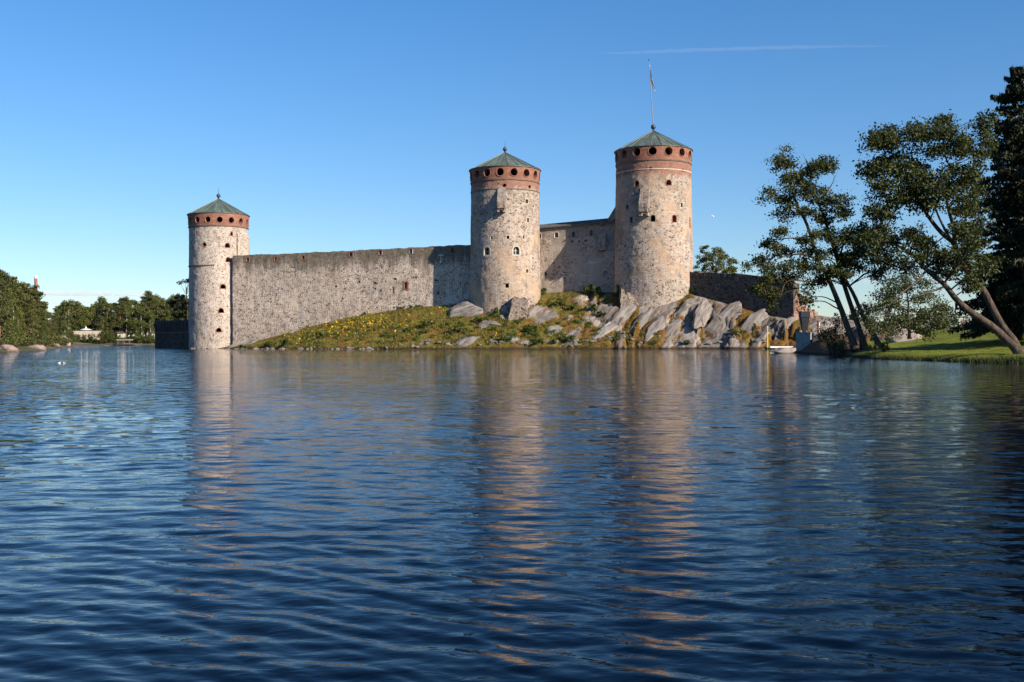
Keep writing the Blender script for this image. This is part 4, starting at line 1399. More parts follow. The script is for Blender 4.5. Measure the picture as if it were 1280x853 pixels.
def lawn_mat():
    t = NT('mown_lawn')
    co = t.n('TexCoord').outputs['Object']
    sp = t.n('SeparateXYZ', {0: co})
    n1 = t.noise(co, 0.3, 6, 0.65); n2 = t.noise(co, 3.0, 5, 0.75)
    c = t.mix(t.ramp(n1, [(0.35, 0.0), (0.65, 1.0)]), (0.10, 0.135, 0.016), (0.20, 0.205, 0.03))
    c = t.mix(t.math('MULTIPLY', t.step(n2, 0.5, 0.7), 0.5), c, (0.06, 0.085, 0.014))
    earth = t.mix(n2, (0.045, 0.03, 0.018), (0.14, 0.095, 0.05))
    lowv = t.math('ADD', t.math('SUBTRACT', sp.outputs[0], t.math('MULTIPLY', sp.outputs[1], 0.25)), t.math('MULTIPLY', n1, 3.0))
    lowx = t.math('MULTIPLY', t.step(lowv, 12.0, 9.5), t.step(sp.outputs[1], 96.0, 101.0))
    c = t.mix(lowx, c, earth)
    zl = t.math('ADD', sp.outputs[2], t.math('MULTIPLY', n2, 0.3))
    c = t.mix(t.step(zl, 0.46, 0.30), c, (0.03, 0.022, 0.014))
    t.set(Base_Color=c, Roughness=0.95)
    t.p.inputs['Specular IOR Level'].default_value = 0.1
    t.bump(t.math('ADD', n2, t.noise(co, 9.0, 3)), 0.12, 0.9)
    return t.m


lawn = link('lawn', np_mesh('lawn', np.stack([LQ[:, 0], LQ[:, 1], lz], 1), lq, lawn_mat(), True))
tag(lawn, 'mown green lawn on the near right bank', None, None, 'structure')


def bank_pt(px, Y): p = xy(px, Y); return Vector((p.x, p.y, lz_at(p.x, p.y)))


# --- three leaning trees in front of the bastion
GA = 'three leaning trees at the water'
YA = 101
TA = (MAT['bark'], MAT['alder'])
near_tree('broadleaf_tree', 'leaning tree nearest the concrete block, leftmost of the three leaning trunks', 'tree', bank_pt(1069, 99.5) - Vector((0, 0, 0.15)),
          [([(1069, 438, -1.5), (1061, 412, -1), (1051, 384, 0), (1037.5, 353, 0), (1024, 325, 0.3), (1009, 284, 0.5), (996, 253, 0.5), (986, 226, 0.6), (981, 205, 0.8)], 0.33, 0.05),
           ([(1024, 325, 0.3), (1000, 318, 0), (978, 322, -0.6), (962, 330, -0.8)], 0.10, 0.03), ([(1037, 352, 0), (1010, 352, -0.8), (985, 352, -1.4), (975, 372, -1.8)], 0.10, 0.03),
           ([(1014, 300, 0.4), (990, 298, 0.8), (968, 300, 1.2)], 0.08, 0.03)],
          [(983, 204, 11, 9), (975, 199, 9, 7), (994, 212, 14, 9), (1000, 224, 9, 7), (984, 222, 13, 8), (964, 243, 13, 7), (976, 250, 10, 6), (990, 246, 12, 8), (998, 263, 13, 7), (980, 268, 7, 5),
           (976, 292, 14, 7), (962, 303, 12, 7), (952, 314, 10, 7), (947, 330, 9, 7), (960, 334, 14, 8), (979, 312, 10, 6), (984, 331, 12, 6), (1000, 330, 11, 6), (972, 345, 13, 7),
           (957, 352, 12, 9), (946, 362, 8, 7), (972, 364, 11, 8), (990, 348, 12, 6), (1010, 342, 12, 8), (1000, 300, 8, 5), (1015, 317, 9, 6), (960, 372, 8, 6), (1003, 372, 9, 6)],
          YA, 0.21, 130, TA, 11, GA, dense=6.5)
near_tree('broadleaf_tree', 'leaning tree with bare dead twigs at its top, middle one of the three leaning trunks', 'tree', bank_pt(1080, 100.5) - Vector((0, 0, 0.15)),
          [([(1080, 436, -0.5), (1074, 411, 0), (1066, 388, 0.5), (1053, 350, 1), (1043, 315, 1.2), (1036, 292, 1.2), (1025, 262, 1.4), (1016, 238, 1.5), (1010, 208, 1.5), (1006, 199, 1.5)], 0.29, 0.04),
           ([(1043, 315, 1.2), (1060, 302, 1.6), (1078, 296, 2.0)], 0.09, 0.03), ([(1022, 252, 1.4), (1036, 236, 1.6), (1042, 222, 1.6)], 0.05, 0.02)],
          [(1027, 203, 8, 5), (1033, 208, 7, 5), (1018, 206, 5, 4), (1014, 222, 8, 6), (1006, 236, 11, 7), (1024, 236, 9, 6), (1034, 249, 12, 7), (1047, 258, 11, 7), (1056, 266, 8, 6), (1020, 256, 12, 7),
           (1010, 268, 11, 7), (1036, 276, 11, 6), (1052, 284, 13, 8), (1040, 298, 14, 9), (1026, 296, 9, 7), (1060, 300, 14, 9), (1050, 312, 14, 8), (1034, 318, 12, 8), (1030, 334, 13, 8), (1046, 332, 13, 8)],
          YA, 0.21, 140, TA, 12, GA, dense=7,
          bare=[([(1022, 252, 1.4), (1036, 236, 1.6), (1043, 224, 1.6), (1048, 211, 1.6)], 0.05), ([(1012, 215, 1.5), (1007, 200, 1.4), (1003, 192, 1.4)], 0.035), ([(1016, 238, 1.5), (1024, 216, 1.3), (1026, 196, 1.3)], 0.03),
                ([(1040, 230, 1.6), (1047, 226, 1.6)], 0.025), ([(1009, 206, 1.5), (1016, 197, 1.6)], 0.02)])
near_tree('broadleaf_tree', 'leaning tree nearest the lawn, rightmost of the three leaning trunks', 'tree', bank_pt(1100, 99) - Vector((0, 0, 0.15)),
          [([(1100, 436, -1.5), (1090, 416, -1), (1079, 397, -0.6), (1068, 370, 0), (1057, 348, 0.2), (1050, 330, 0.4), (1052, 310, 0.6), (1060, 296, 0.8)], 0.28, 0.06),
           ([(1057, 348, 0.2), (1075, 322, -0.6), (1090, 312, -1)], 0.09, 0.03)],
          [(1075, 284, 12, 8), (1088, 292, 11, 8), (1072, 300, 13, 8), (1092, 306, 12, 8), (1080, 316, 14, 8), (1064, 322, 13, 8), (1058, 338, 11, 7), (1078, 332, 12, 7), (1093, 326, 10, 7), (1098, 342, 9, 8), (1040, 345, 11, 6), (1026, 350, 11, 7)],
          YA, 0.21, 140, TA, 13, GA, dense=7.5)
# --- the forked tree on the lawn
near_tree('broadleaf_tree', 'big forked tree leaning out over the water from the lawn edge at the right', 'tree', bank_pt(1275, 77.5) - Vector((0, 0, 0.15)),
          [([(1277, 446, -0.5), (1268, 434, -0.3), (1253, 421, 0), (1236, 406, 0), (1211, 388, 0), (1193, 372, 0), (1179, 355, 0), (1158, 337, 0), (1142, 321, 0.3), (1130, 312, 0.5), (1104, 300, 0.8), (1080, 298, 1.0)], 0.36, 0.05),
           ([(1272, 438, 0.2), (1266, 426, 0.6), (1252, 408, 1.2), (1238, 383, 1.6), (1227, 363, 1.8), (1217, 350, 2.0), (1206, 334, 2.2), (1198, 316, 2.2), (1192, 302, 2.2)], 0.29, 0.19),
           ([(1194, 305, 2.2), (1178, 292, 2.0), (1163, 273, 1.8), (1151, 255, 1.6), (1139, 236, 1.5), (1126, 215, 1.3), (1114, 190, 1.2)], 0.19, 0.04),
           ([(1194, 305, 2.2), (1182, 286, 2.6), (1171, 265, 3), (1163, 240, 3.2)], 0.13, 0.04),
           ([(1193, 303, 2.2), (1189, 282, 2.2), (1183, 262, 2.0), (1181, 240, 1.8), (1187, 214, 1.8), (1181, 198, 1.8), (1178, 176, 1.8)], 0.16, 0.035),
           ([(1158, 337, 0), (1146, 352, -1.0), (1128, 366, -1.8), (1108, 384, -2.4)], 0.09, 0.03), ([(1182, 358, 0), (1160, 366, -1.4), (1140, 372, -2.2)], 0.09, 0.03),
           ([(1198, 316, 2.2), (1212, 296, 1.4), (1226, 282, 0.8)], 0.09, 0.03)],
          [(1176, 152, 12, 7), (1186, 160, 14, 8), (1168, 164, 14, 9), (1184, 176, 14, 9), (1198, 170, 9, 8), (1176, 190, 13, 7), (1194, 188, 11, 7), (1150, 164, 10, 6), (1140, 162, 8, 5), (1154, 176, 9, 7), (1206, 182, 9, 7),
           (1092, 172, 10, 6), (1104, 170, 11, 6), (1116, 166, 9, 5), (1108, 182, 14, 8), (1124, 180, 10, 7), (1090, 204, 8, 5), (1102, 200, 11, 7), (1118, 196, 13, 8), (1132, 192, 9, 7), (1136, 206, 10, 7), (1088, 219, 8, 5),
           (1104, 216, 12, 7), (1122, 214, 13, 8), (1096, 232, 9, 6), (1112, 232, 13, 7), (1130, 230, 12, 8), (1120, 248, 13, 7), (1104, 254, 11, 7), (1096, 264, 8, 6), (1112, 266, 9, 5), (1134, 252, 12, 7), (1146, 240, 10, 7),
           (1150, 216, 12, 7), (1164, 220, 12, 8), (1180, 222, 13, 8), (1160, 236, 13, 8), (1178, 240, 13, 9), (1194, 234, 10, 8), (1148, 254, 10, 6), (1166, 252, 10, 6), (1198, 212, 10, 6), (1208, 222, 10, 6), (1218, 216, 8, 6),
           (1206, 244, 9, 7), (1212, 256, 11, 7), (1200, 262, 8, 5), (1222, 240, 9, 8), (1224, 270, 10, 9), (1214, 284, 10, 7), (1204, 290, 7, 5), (1196, 286, 6, 5), (1228, 160, 8, 8), (1232, 176, 9, 9), (1224, 196, 8, 7), (1236, 148, 8, 7),
           (1206, 308, 10, 8), (1220, 304, 10, 9), (1226, 322, 12, 9), (1208, 326, 10, 8), (1184, 322, 10, 7), (1174, 334, 10, 7), (1190, 340, 11, 8), (1206, 350, 9, 8), (1222, 344, 9, 8), (1176, 316, 6, 5),
           (1086, 296, 10, 7), (1098, 290, 9, 6), (1090, 308, 11, 7), (1104, 314, 11, 7), (1118, 302, 9, 6), (1130, 298, 11, 7), (1140, 290, 9, 7), (1148, 302, 8, 5), (1124, 320, 11, 7), (1112, 330, 10, 6), (1140, 330, 10, 6), (1154, 318, 8, 5), (1160, 306, 7, 5)],
          77.5, 0.19, 130, TA, 21, None, dense=8.5)
near_tree('broadleaf_tree', 'light green leafy young tree spreading low over the lawn behind the leaning trunks', 'tree', bank_pt(1137, 90),
          [([(1137, 424, 0), (1136, 400, 0), (1134, 376, 0.3), (1130, 352, 0.5)], 0.14, 0.04), ([(1136, 408, 0), (1118, 396, -0.5), (1098, 392, -0.9)], 0.07, 0.02), ([(1136, 402, 0), (1156, 392, -0.4), (1174, 388, -0.8)], 0.07, 0.02)],
          [(1140, 346, 12, 6), (1126, 352, 12, 7), (1150, 356, 11, 6), (1112, 360, 11, 7), (1136, 362, 12, 7), (1160, 366, 11, 6), (1102, 372, 11, 7), (1120, 374, 12, 7), (1146, 376, 12, 7), (1166, 380, 10, 6), (1096, 386, 10, 7), (1112, 390, 12, 7), (1132, 388, 12, 7), (1154, 394, 11, 6),
           (1174, 394, 9, 5), (1092, 400, 9, 7), (1108, 406, 10, 6), (1128, 402, 10, 6), (1098, 414, 9, 6), (1148, 408, 9, 5), (1174, 404, 7, 4), (1180, 386, 8, 5), (1118, 416, 8, 5), (1160, 414, 7, 4)],
          90, 0.16, 120, (MAT['bark'], MAT['alder_low']), 31)


# --- tall spruce at the right edge
def spruce_near(px, py_top, Y, label, half_px, seed, name='spruce_tree'):
    rng = np.random.RandomState(seed)
    g = bank_pt(px, Y)
    top = at(px - 6, py_top, Y)
    H = top.z - g.z
    root = empty(name, g, label, 'tree')
    tb = MB(); tb.tube([(0, 0, -0.2), (0, 0, H * 0.5), (top.x - g.x, 0, H)], [0.42, 0.24, 0.02], 10)
    C = []; bt = tb
    Lm = half_px * Y / F
    z = 0.07 * H
    while z < H * 0.995:
        t = z / H
        Lr = Lm * (1 - t) ** 0.72 * (0.75 + 0.25 * sin(z * 2.7)) + 0.15
        nb = 8 if t < 0.8 else 6
        ph = rng.uniform(0, 6.28)
        for b in range(nb):
            a = ph + 2 * pi * b / nb + rng.uniform(-0.3, 0.3)
            L_ = Lr * rng.uniform(0.5, 1.3)
            pts = []
            for s_ in np.linspace(0, 1, 7):
                pts.append(Vector((cos(a) * L_ * s_, sin(a) * L_ * s_, z + L_ * (0.10 * s_ - 0.45 * s_ * s_ * (1.2 - t) + 0.16 * s_ ** 4))))
            bt.tube(pts, [0.05 * (1 - 0.8 * s_) for s_ in np.linspace(0, 1, 7)], 4)
            m = int(66 * L_ + 10)
            ss = rng.uniform(0.08, 1.05, m) ** 0.8
            base = np.array([[cos(a) * L_ * s_, sin(a) * L_ * s_, z + L_ * (0.10 * s_ - 0.45 * s_ * s_ * (1.2 - t) + 0.16 * s_ ** 4)] for s_ in ss])
            w = (0.10 + 0.20 * L_ * (1 - ss * 0.75)) * rng.uniform(-1, 1, m)
            base[:, 0] += -sin(a) * w; base[:, 1] += cos(a) * w
            base[:, 2] -= rng.uniform(0, 1, m) ** 1.2 * (0.18 + 0.32 * min(1, L_ / 3))
            C.append(base)
        z += (0.62 if t < 0.85 else 0.36) * rng.uniform(0.8, 1.2)
    C = np.concatenate(C)
    n = len(C)
    # long narrow sprays hanging down
    t_ = rng.normal(size=(n, 3)) * 0.55; t_[:, 2] -= 0.8; t_ /= np.linalg.norm(t_, axis=1)[:, None]
    r_ = rng.normal(size=(n, 3)); b_ = np.cross(t_, r_); b_ /= np.linalg.norm(b_, axis=1)[:, None]
    s_ = (0.42 * rng.uniform(0.6, 1.3, n))[:, None]
    v = np.stack([C - t_ * s_ * 0.5, C + b_ * s_ * 0.17, C + t_ * s_ * 0.5, C - b_ * s_ * 0.17], 1).reshape(-1, 3)
    tb.obj('trunk', MAT['bark'], root, smooth=True)
    link('crown', np_mesh('crown', v, np.arange(4 * n).reshape(n, 4), MAT['spruce']), root)


spruce_near(1272, 80, 96, 'tall dark spruce rising at the right edge behind the forked tree', 108, 41)
spruce_near(1318, 60, 90, 'second dark spruce, cut by the right edge of the photo', 76, 42)


# --- shrubs, reeds, bank growth
def shrub(p, w, h, n, leaf, mat, label, group, seed, name='shrub', cat='shrub'):
    rng = np.random.RandomState(seed)
    root = empty(name, p, label, cat, group)
    C = []; st = MB()
    for i in range(max(3, int(n / 60))):
        o_ = blob(rng, 1, (w * 0.5, w * 0.4, h * 0.42), 0.5)[0] + np.array([0, 0, h * 0.5])
        s = rng.uniform(0.22, 0.36) * min(w, h)
        C.append(blob(rng, 60, (s, s, s * 0.8), 0.55) + o_)
        st.tube([(o_[0] * 0.2, o_[1] * 0.2, -0.25), (o_[0] * 0.6, o_[1] * 0.6, o_[2] * 0.55), tuple(o_)], [0.03, 0.025, 0.01], 4)
    C = np.concatenate(C); C[:, 2] = np.maximum(C[:, 2], 0.02)
    link('foliage', leaf_mesh('foliage', C, leaf, rng, mat), root)
    st.obj('stems', MAT['bark'], root)
    return root


GS = 'shrubs on the near right bank'
shrub(bank_pt(1043, 105), 3.0, 3.9, 1700, 0.17, MAT['alder_low'], 'tall leafy shrub at the foot of the leftmost leaning trunk', GS, 61)
shrub(bank_pt(1050, 101.5), 1.8, 1.5, 700, 0.15, MAT['alder_low'], 'low shrub hanging over the bank edge left of the leaning trunks', GS, 62)
shrub(bank_pt(1087, 95.5), 1.8, 0.9, 500, 0.14, MAT['alder_low'], 'low shrub at the water between the leaning trunks', GS, 63)
shrub(bank_pt(1105, 93.0), 1.3, 0.8, 350, 0.14, MAT['alder_low'], 'small shrub right of the rightmost leaning trunk', GS, 64)
shrub(bank_pt(1260, 128), 6.0, 2.8, 1800, 0.2, MAT['alder'], 'dark broad bush under the spruce at the top of the lawn', GS, 65)
shrub(bank_pt(1278, 132), 6.0, 3.4, 1800, 0.2, MAT['alder'], 'dark bush at the right edge on top of the lawn', GS, 66)

GW = 'weeds and shrubs on the castle slope'
WEEDS = [(678, 366, 8, 7, 'green weeds against the sunlit end of the roofed wall'), (735, 366, 9, 12, 'tallest green shrub in the shade of the roofed wall'), (746, 368, 7, 10, 'green shrub right of the tallest one under the roofed wall'),
         (773, 370, 7, 14, 'green shrub in the corner between roofed wall and tallest tower'), (655, 381, 11, 8, 'yellow-green weeds in front of the broken masonry of the middle tower'), (640, 388, 13, 7, 'weeds along the ledge below the middle tower'), (622, 392, 10, 7, 'weeds left below the middle tower foot'),
         (700, 380, 14, 7, 'weed patch on the slope below the roofed wall'), (716, 386, 12, 7, 'bushy weeds in the middle of the slope below the roofed wall'), (740, 388, 11, 7, 'weeds above the pale small rock near the tallest tower'),
         (600, 402, 10, 6, 'weeds between the beige boulder and the split boulder'), (570, 414, 14, 6, 'weeds below the large beige boulder'), (632, 426, 12, 8, 'weeds at the water below the middle tower'),
         (662, 414, 12, 7, 'weeds left of the brown outcrop'), (712, 425, 12, 8, 'weeds at the water below the roofed wall'), (673, 430, 10, 6, 'grey-green herbs at the waterline right of the middle tower'),
         (338, 432, 12, 7, 'green bush at the water near the left tower, left one of a pair'), (356, 431, 14, 8, 'green bush at the water near the left tower, right one of a pair'), (303, 436, 6, 5, 'small weed clump at the water right of the left tower'),
         (287, 430, 6, 5, 'little weed clump on the rock at the foot of the left tower'), (868, 366, 9, 8, 'weeds in the corner of the tallest tower and bastion wall'), (884, 368, 12, 5, 'weeds along the left part of the bastion wall'),
         (866, 400, 6, 7, 'weeds in the crack left of the largest slab'), (769, 426, 9, 8, 'weeds at the water below the thin long slab'), (860, 430, 7, 5, 'weeds at the water left of the low broken slab'),
         (968, 372, 12, 9, 'shrub in front of the bastion wall behind the leaning tree'), (962, 392, 10, 7, 'shrub above the yellow post'), (938, 370, 14, 12, 'shrub left of the leaning tree foliage in front of the bastion wall'), (953, 376, 13, 13, 'bushy shrub in front of the right half of the bastion wall'), (978, 386, 12, 12, 'shrub at the right end of the bastion wall'), (520, 384, 14, 4, 'long weeds at the foot of the curtain wall near the shadow'), (500, 386, 12, 4, 'weeds at the wall foot below the framed window'),
         (536, 406, 14, 6, 'weeds on the slope below the shaded wall end'), (455, 393, 10, 3, 'weeds at the wall foot left of the narrow slit'), (405, 420, 12, 5, 'weeds among yellow flowers on the left slope'), (510, 414, 10, 5, 'weeds on the brown left slope'),
         (398, 404, 9, 3, 'weeds at the wall foot on the left slope'), (690, 430, 9, 5, 'weeds at the waterline under the brown outcrop'), (752, 397, 8, 5, 'weeds beside the short grey slab'), (800, 376, 9, 5, 'weeds at the front foot of the tallest tower'), (838, 376, 9, 4, 'weeds at the right front foot of the tallest tower')]
for i, (px, py, w, h, lab) in enumerate(WEEDS):
    p = hit_ground(px, py + h * 0.4) or hit_ground(px, py + h) or hit_ground(px, py + 14)
    if p is None: continue
    k = p.y / F
    shrub(Vector((p.x, p.y + 0.2, gz(p.x, p.y + 0.2) - 0.05)), w * k * 1.45, h * k * 1.35, int(220 + w * h * 6), 0.24, MAT['weed'], lab, GW, 200 + i)
# weeds growing out of the tall tower above its oriel
ang, z = T3.hit(798, 236)
pw = Vector((T3.c.x + T3.R(z) * sin(ang), T3.c.y - T3.R(z) * cos(ang), z - 0.3))
shrub(pw, 1.5, 0.8, 220, 0.2, MAT['weed'], 'tuft of weeds growing from the tallest tower beside its oriel', None, 260, 'wall_plant', 'plant')


def blades(name, P, h, w, rng, mat, label, cat):
    n = len(P)
    a = rng.uniform(0, 2 * pi, n); hh = h * rng.uniform(0.5, 1.3, n)
    dx, dy = np.cos(a) * w / 2, np.sin(a) * w / 2
    lean = rng.normal(size=(n, 2)) * 0.3 * hh[:, None]
    v0 = P + np.stack([-dx, -dy, np.full(n, -0.05)], 1); v1 = P + np.stack([dx, dy, np.full(n, -0.05)], 1)
    v2 = P + np.stack([lean[:, 0], lean[:, 1], hh], 1)
    o = link(name, np_mesh(name, np.stack([v0, v1, v2], 1).reshape(-1, 3), np.arange(3 * n).reshape(n, 3), mat))
    tag(o, label, cat, None, 'stuff')
    return o


rng = np.random.RandomState(77)
MAT['grass'] = foliage_mat('slope_grass', (0.065, 0.072, 0.015), (0.22, 0.19, 0.04), 0.2, 0.35)
MAT['reed'] = foliage_mat('reed_leaves', (0.040, 0.055, 0.014), (0.12, 0.135, 0.035), 0.25, 0.8)
cand = rng.uniform((-62, 172), (42, 214), (60000, 2))
keepP = []
for x, y in cand:
    z = gz(x, y)
    if z < 0.25 or y > np.interp(x, wl[:, 0], wl[:, 1]) - 0.3: continue
    dens = 0.5 + noise.fractal(Vector((x * 0.2, y * 0.2, 8.0)), 1.0, 2.0, 3, noise_basis='PERLIN_ORIGINAL')
    ci_ = int((x - gx[0]) / GS_); cj_ = int(np.searchsorted(gy, y)); tf_ = crack.reshape(nyg, nxg)[min(cj_, nyg - 1), min(ci_, nxg - 1)]
    if tf_ < 0.6: continue
    if x > 14: dens -= 0.15
    if rng.uniform() < dens: keepP.append((x, y, z))
P = np.array(keepP)
P3 = np.repeat(P, 4, 0) + np.concatenate([rng.normal(size=(len(P) * 4, 2)) * 0.18, np.zeros((len(P) * 4, 1))], 1)
blades('grass', P3, 0.34, 0.13, rng, MAT['grass'], 'rough grass growing over the castle slope', 'grass')
wp = []
for _ in range(330):
    u_ = rng.uniform()
    px = rng.uniform(560, 790) if u_ < 0.62 else (rng.uniform(800, 985) if u_ < 0.8 else rng.uniform(380, 560))
    q = hit_ground(px, rng.uniform(380 if px > 560 else 400, 434))
    if q is None or q.z < 0.5: continue
    if crack.reshape(nyg, nxg)[min(int(np.searchsorted(gy, q.y)), nyg - 1), int((q.x - gx[0]) / GS_)] < 0.6: continue
    sc = rng.uniform(0.22, 0.60)
    wp.append(blob(rng, int(90 * sc / 0.4), (sc * 1.5, sc, sc * 0.8), 0.6) + np.array([q.x, q.y, q.z + sc * 0.35]))
o = link('ground_cover', leaf_mesh('ground_cover', np.concatenate(wp), 0.21, rng, MAT['weed'])); tag(o, 'low green weeds covering the slope between the rocks', 'weeds', None, 'stuff')
ICO2 = ico(2)
rv, rf_, n_ = [], [], 0
for _ in range(260):
    px = rng.uniform(238, 1040)
    if 262 < px < 285 and rng.uniform() < 0.5: continue
    Y = float(np.interp(px, [q_[0] for q_ in SHORE], [q_[1] for q_ in SHORE])) + rng.normal() * 0.35 - (0.4 if px > 262 else 1.2)
    p = xy(px, Y); r_ = 0.10 + 0.34 * rng.uniform() ** 3
    v = ICO2[0] * np.array([r_ * rng.uniform(0.8, 1.9), r_, r_ * rng.uniform(0.6, 1.0)])
    v = v * (1 + 0.25 * rng.normal(size=(len(v), 1)) * 0.5)
    rv.append(v + np.array([p.x, p.y, max(gz(p.x, p.y), -0.05) + 0.05])); rf_.append(ICO2[1] + n_); n_ += len(v)
o = link('rubble', np_mesh('rubble', np.concatenate(rv), np.concatenate(rf_), MAT['rock'])); tag(o, 'small stones along the waterline of the castle island', 'stones', None, 'stuff')
MAT['yellow'] = plain('yellow_petals', (0.62, 0.40, 0.015), 0.7, var=0.2)
fl_ = []
for (px, py, sx_, sy_, n) in ((440, 405, 24, 8, 430), (470, 402, 16, 6, 260), (415, 415, 24, 7, 260), (380, 424, 18, 6, 160), (520, 405, 20, 8, 110), (354, 418, 8, 2, 40), (460, 415, 40, 10, 120), (545, 385, 20, 3, 50), (640, 425, 30, 6, 40)):
    for _ in range(int(n * 0.62)):
        q = hit_ground(px + rng.normal() * sx_, py + rng.normal() * sy_, 185, 222)
        if q is not None and q.z > 0.4: fl_.append(tuple(q))
fl_ = np.array(fl_) + np.array([0, 0, 0.30])
o = link('flowers', leaf_mesh('flowers', fl_, 0.23, rng, MAT['yellow'], 0.5, 0.9)); tag(o, 'scattered yellow wild flowers on the left half of the slope', 'flowers', None, 'stuff')
# reeds and tall grass along the lawn edge
rp = []
for _ in range(5000):
    px = rng.uniform(1088, 1420)
    Y = float(np.interp(px, [b[0] for b in BSH], [b[1] for b in BSH])) + rng.normal() * 0.28 + 0.15
    p = xy(px, Y)
    if noise.noise(Vector((p.x * 0.25, 3, 1))) + 0.35 < rng.uniform(): continue
    rp.append((p.x, p.y, max(lz_at(p.x, p.y), -0.05)))
blades('reeds', np.array(rp), 0.30, 0.045, rng, MAT['reed'], 'reeds and long grass along the edge of the lawn', 'reeds')
# blades standing on the lawn itself
gp = rng.uniform((28, 66), (76, 135), (70000, 2))
gp = np.array([(x, y, lz_at(x, y)) for x, y in gp])
blades('lawn_grass', gp[(gp[:, 2] > 0.5) & ((gp[:, 0] > 38) | (gp[:, 1] < 97))], 0.07, 0.05, rng, foliage_mat('lawn_blades', (0.10, 0.13, 0.016), (0.21, 0.22, 0.034), 0.2, 0.3), 'short mown grass on the lawn', 'grass')

# --- concrete block, tapered panel, posts, float by the tongue of land
MAT['concrete'] = plain('weathered_concrete', (0.24, 0.26, 0.27), 0.9, scale=2.0)
MAT['darkblue'] = plain('dark_blue_paint', (0.02, 0.028, 0.04), 0.6, spec=0.2)
MAT['rust'] = plain('brown_post', (0.16, 0.075, 0.05), 0.8)
MAT['yellowpaint'] = plain('yellow_paint', (0.72, 0.55, 0.03), 0.5, var=0.08)
pb1 = bank_pt(1004.8, 121.5)
bl = empty('concrete_block', (pb1.x, pb1.y, pb1.z - 0.35), 'blue-grey concrete block standing at the water left of the leaning trees', 'concrete block', rz=radians(-43))
MB().box(-0.88, 0.88, -0.15, 0.15, 0, 1.95).obj('block', MAT['concrete'], bl)
MB().box(-0.92, 0.92, -0.19, 0.19, 1.953, 2.06).obj('cap', MAT['concrete'], bl)
for dx, s_, lb in ((-0.30, 0.17, 'small pale stone on the left of the concrete block'), (0.22, 0.13, 'smaller pale stone on the right of the concrete block')):
    me = rock_mesh(600 + int(dx * 10), (s_ * 1.3, s_, s_), 0.1, 6, ICO3)
    o = link('rock', me, None, (pb1.x + dx, pb1.y - dx * 0.93, pb1.z - 0.35 + 2.06 + s_ * 0.6)); tag(o, lb, 'stone')
Yp = 139.0
pt, pbm = at(1005, 389.5, Yp), at(1005.5, 416, Yp)
k = Yp / F
pn = empty('tapered_panel', (pbm.x, pbm.y, pbm.z - 0.2), 'dark blue tapered chute standing under the broken brick wall', 'chute')
hh = pt.z - pbm.z + 0.2
mb = MB()
mb.v = [(-2.3 * k, -0.25, 0), (2.3 * k, -0.25, 0), (2.0 * k, 0.25, 0), (-2.0 * k, 0.25, 0), (-5.2 * k, -0.6, hh * 0.74), (5.2 * k, -0.6, hh * 0.74), (5.2 * k, 0.6, hh * 0.74), (-5.2 * k, 0.6, hh * 0.74)]
mb.f = [(3, 2, 1, 0), (4, 5, 6, 7), (0, 1, 5, 4), (1, 2, 6, 5), (2, 3, 7, 6), (3, 0, 4, 7)]
mb.obj('funnel', MAT['darkblue'], pn)
MB().box(-5.6 * k, 5.6 * k, -0.66, 0.66, hh * 0.745, hh).obj('hopper_box', MAT['darkblue'], pn)
for sx_ in (-1, 1): MB().box(sx_ * 1.9 * k - 0.06, sx_ * 1.9 * k + 0.06, -0.1, 0.1, -1.8, 0.02).obj('leg', MAT['rust'], pn)
Yq = 132.0
q0, q1 = at(1023, 419, Yq), at(1023, 401, Yq)
po = empty('post', (q0.x, q0.y, lz_at(q0.x, q0.y) - 0.3), 'brown post with a pale right edge behind the dark ramp wall', 'post')
hq = q1.z - po.location.z
MB().box(-0.13, 0.06, -0.13, 0.13, 0, hq).obj('post_body', MAT['rust'], po)
MB().box(0.063, 0.15, -0.12, 0.12, 0, hq - 0.05).obj('edge_strip', MAT['white'], po)
# dark ramp wall that rises to the right from the block
rw = MB()
w0, w1 = bank_pt(1011, 120.5), bank_pt(1038, 120)
z0_, z1_ = at(1012.5, 424.5, 121).z, at(1040, 411, 121).z
for x, zt_ in ((w0.x + 0.35, z0_), (w1.x + 0.8, z1_)):
    for y in (120.2, 121.4):
        rw.v += [(x, y, -0.6), (x, y, zt_)]
rw.f = [(0, 4, 5, 1), (2, 3, 7, 6), (1, 5, 7, 3), (0, 1, 3, 2), (4, 6, 7, 5), (0, 2, 6, 4)]
o = rw.obj('ramp_wall', plain('dark_ramp_timber', (0.05, 0.04, 0.035), 0.85)); tag(o, 'low dark ramp wall sloping up right from the concrete block', 'wall')
me = rock_mesh(640, (3.6, 1.6, 0.55), 0.12, 8); me.materials[0] = MAT['greystone']
o = link('rock', me, None, tuple(bank_pt(990, 128)[:2]) + (0.15,)); tag(o, 'flat dark ledge of rock at the tip of the right bank', 'rock')
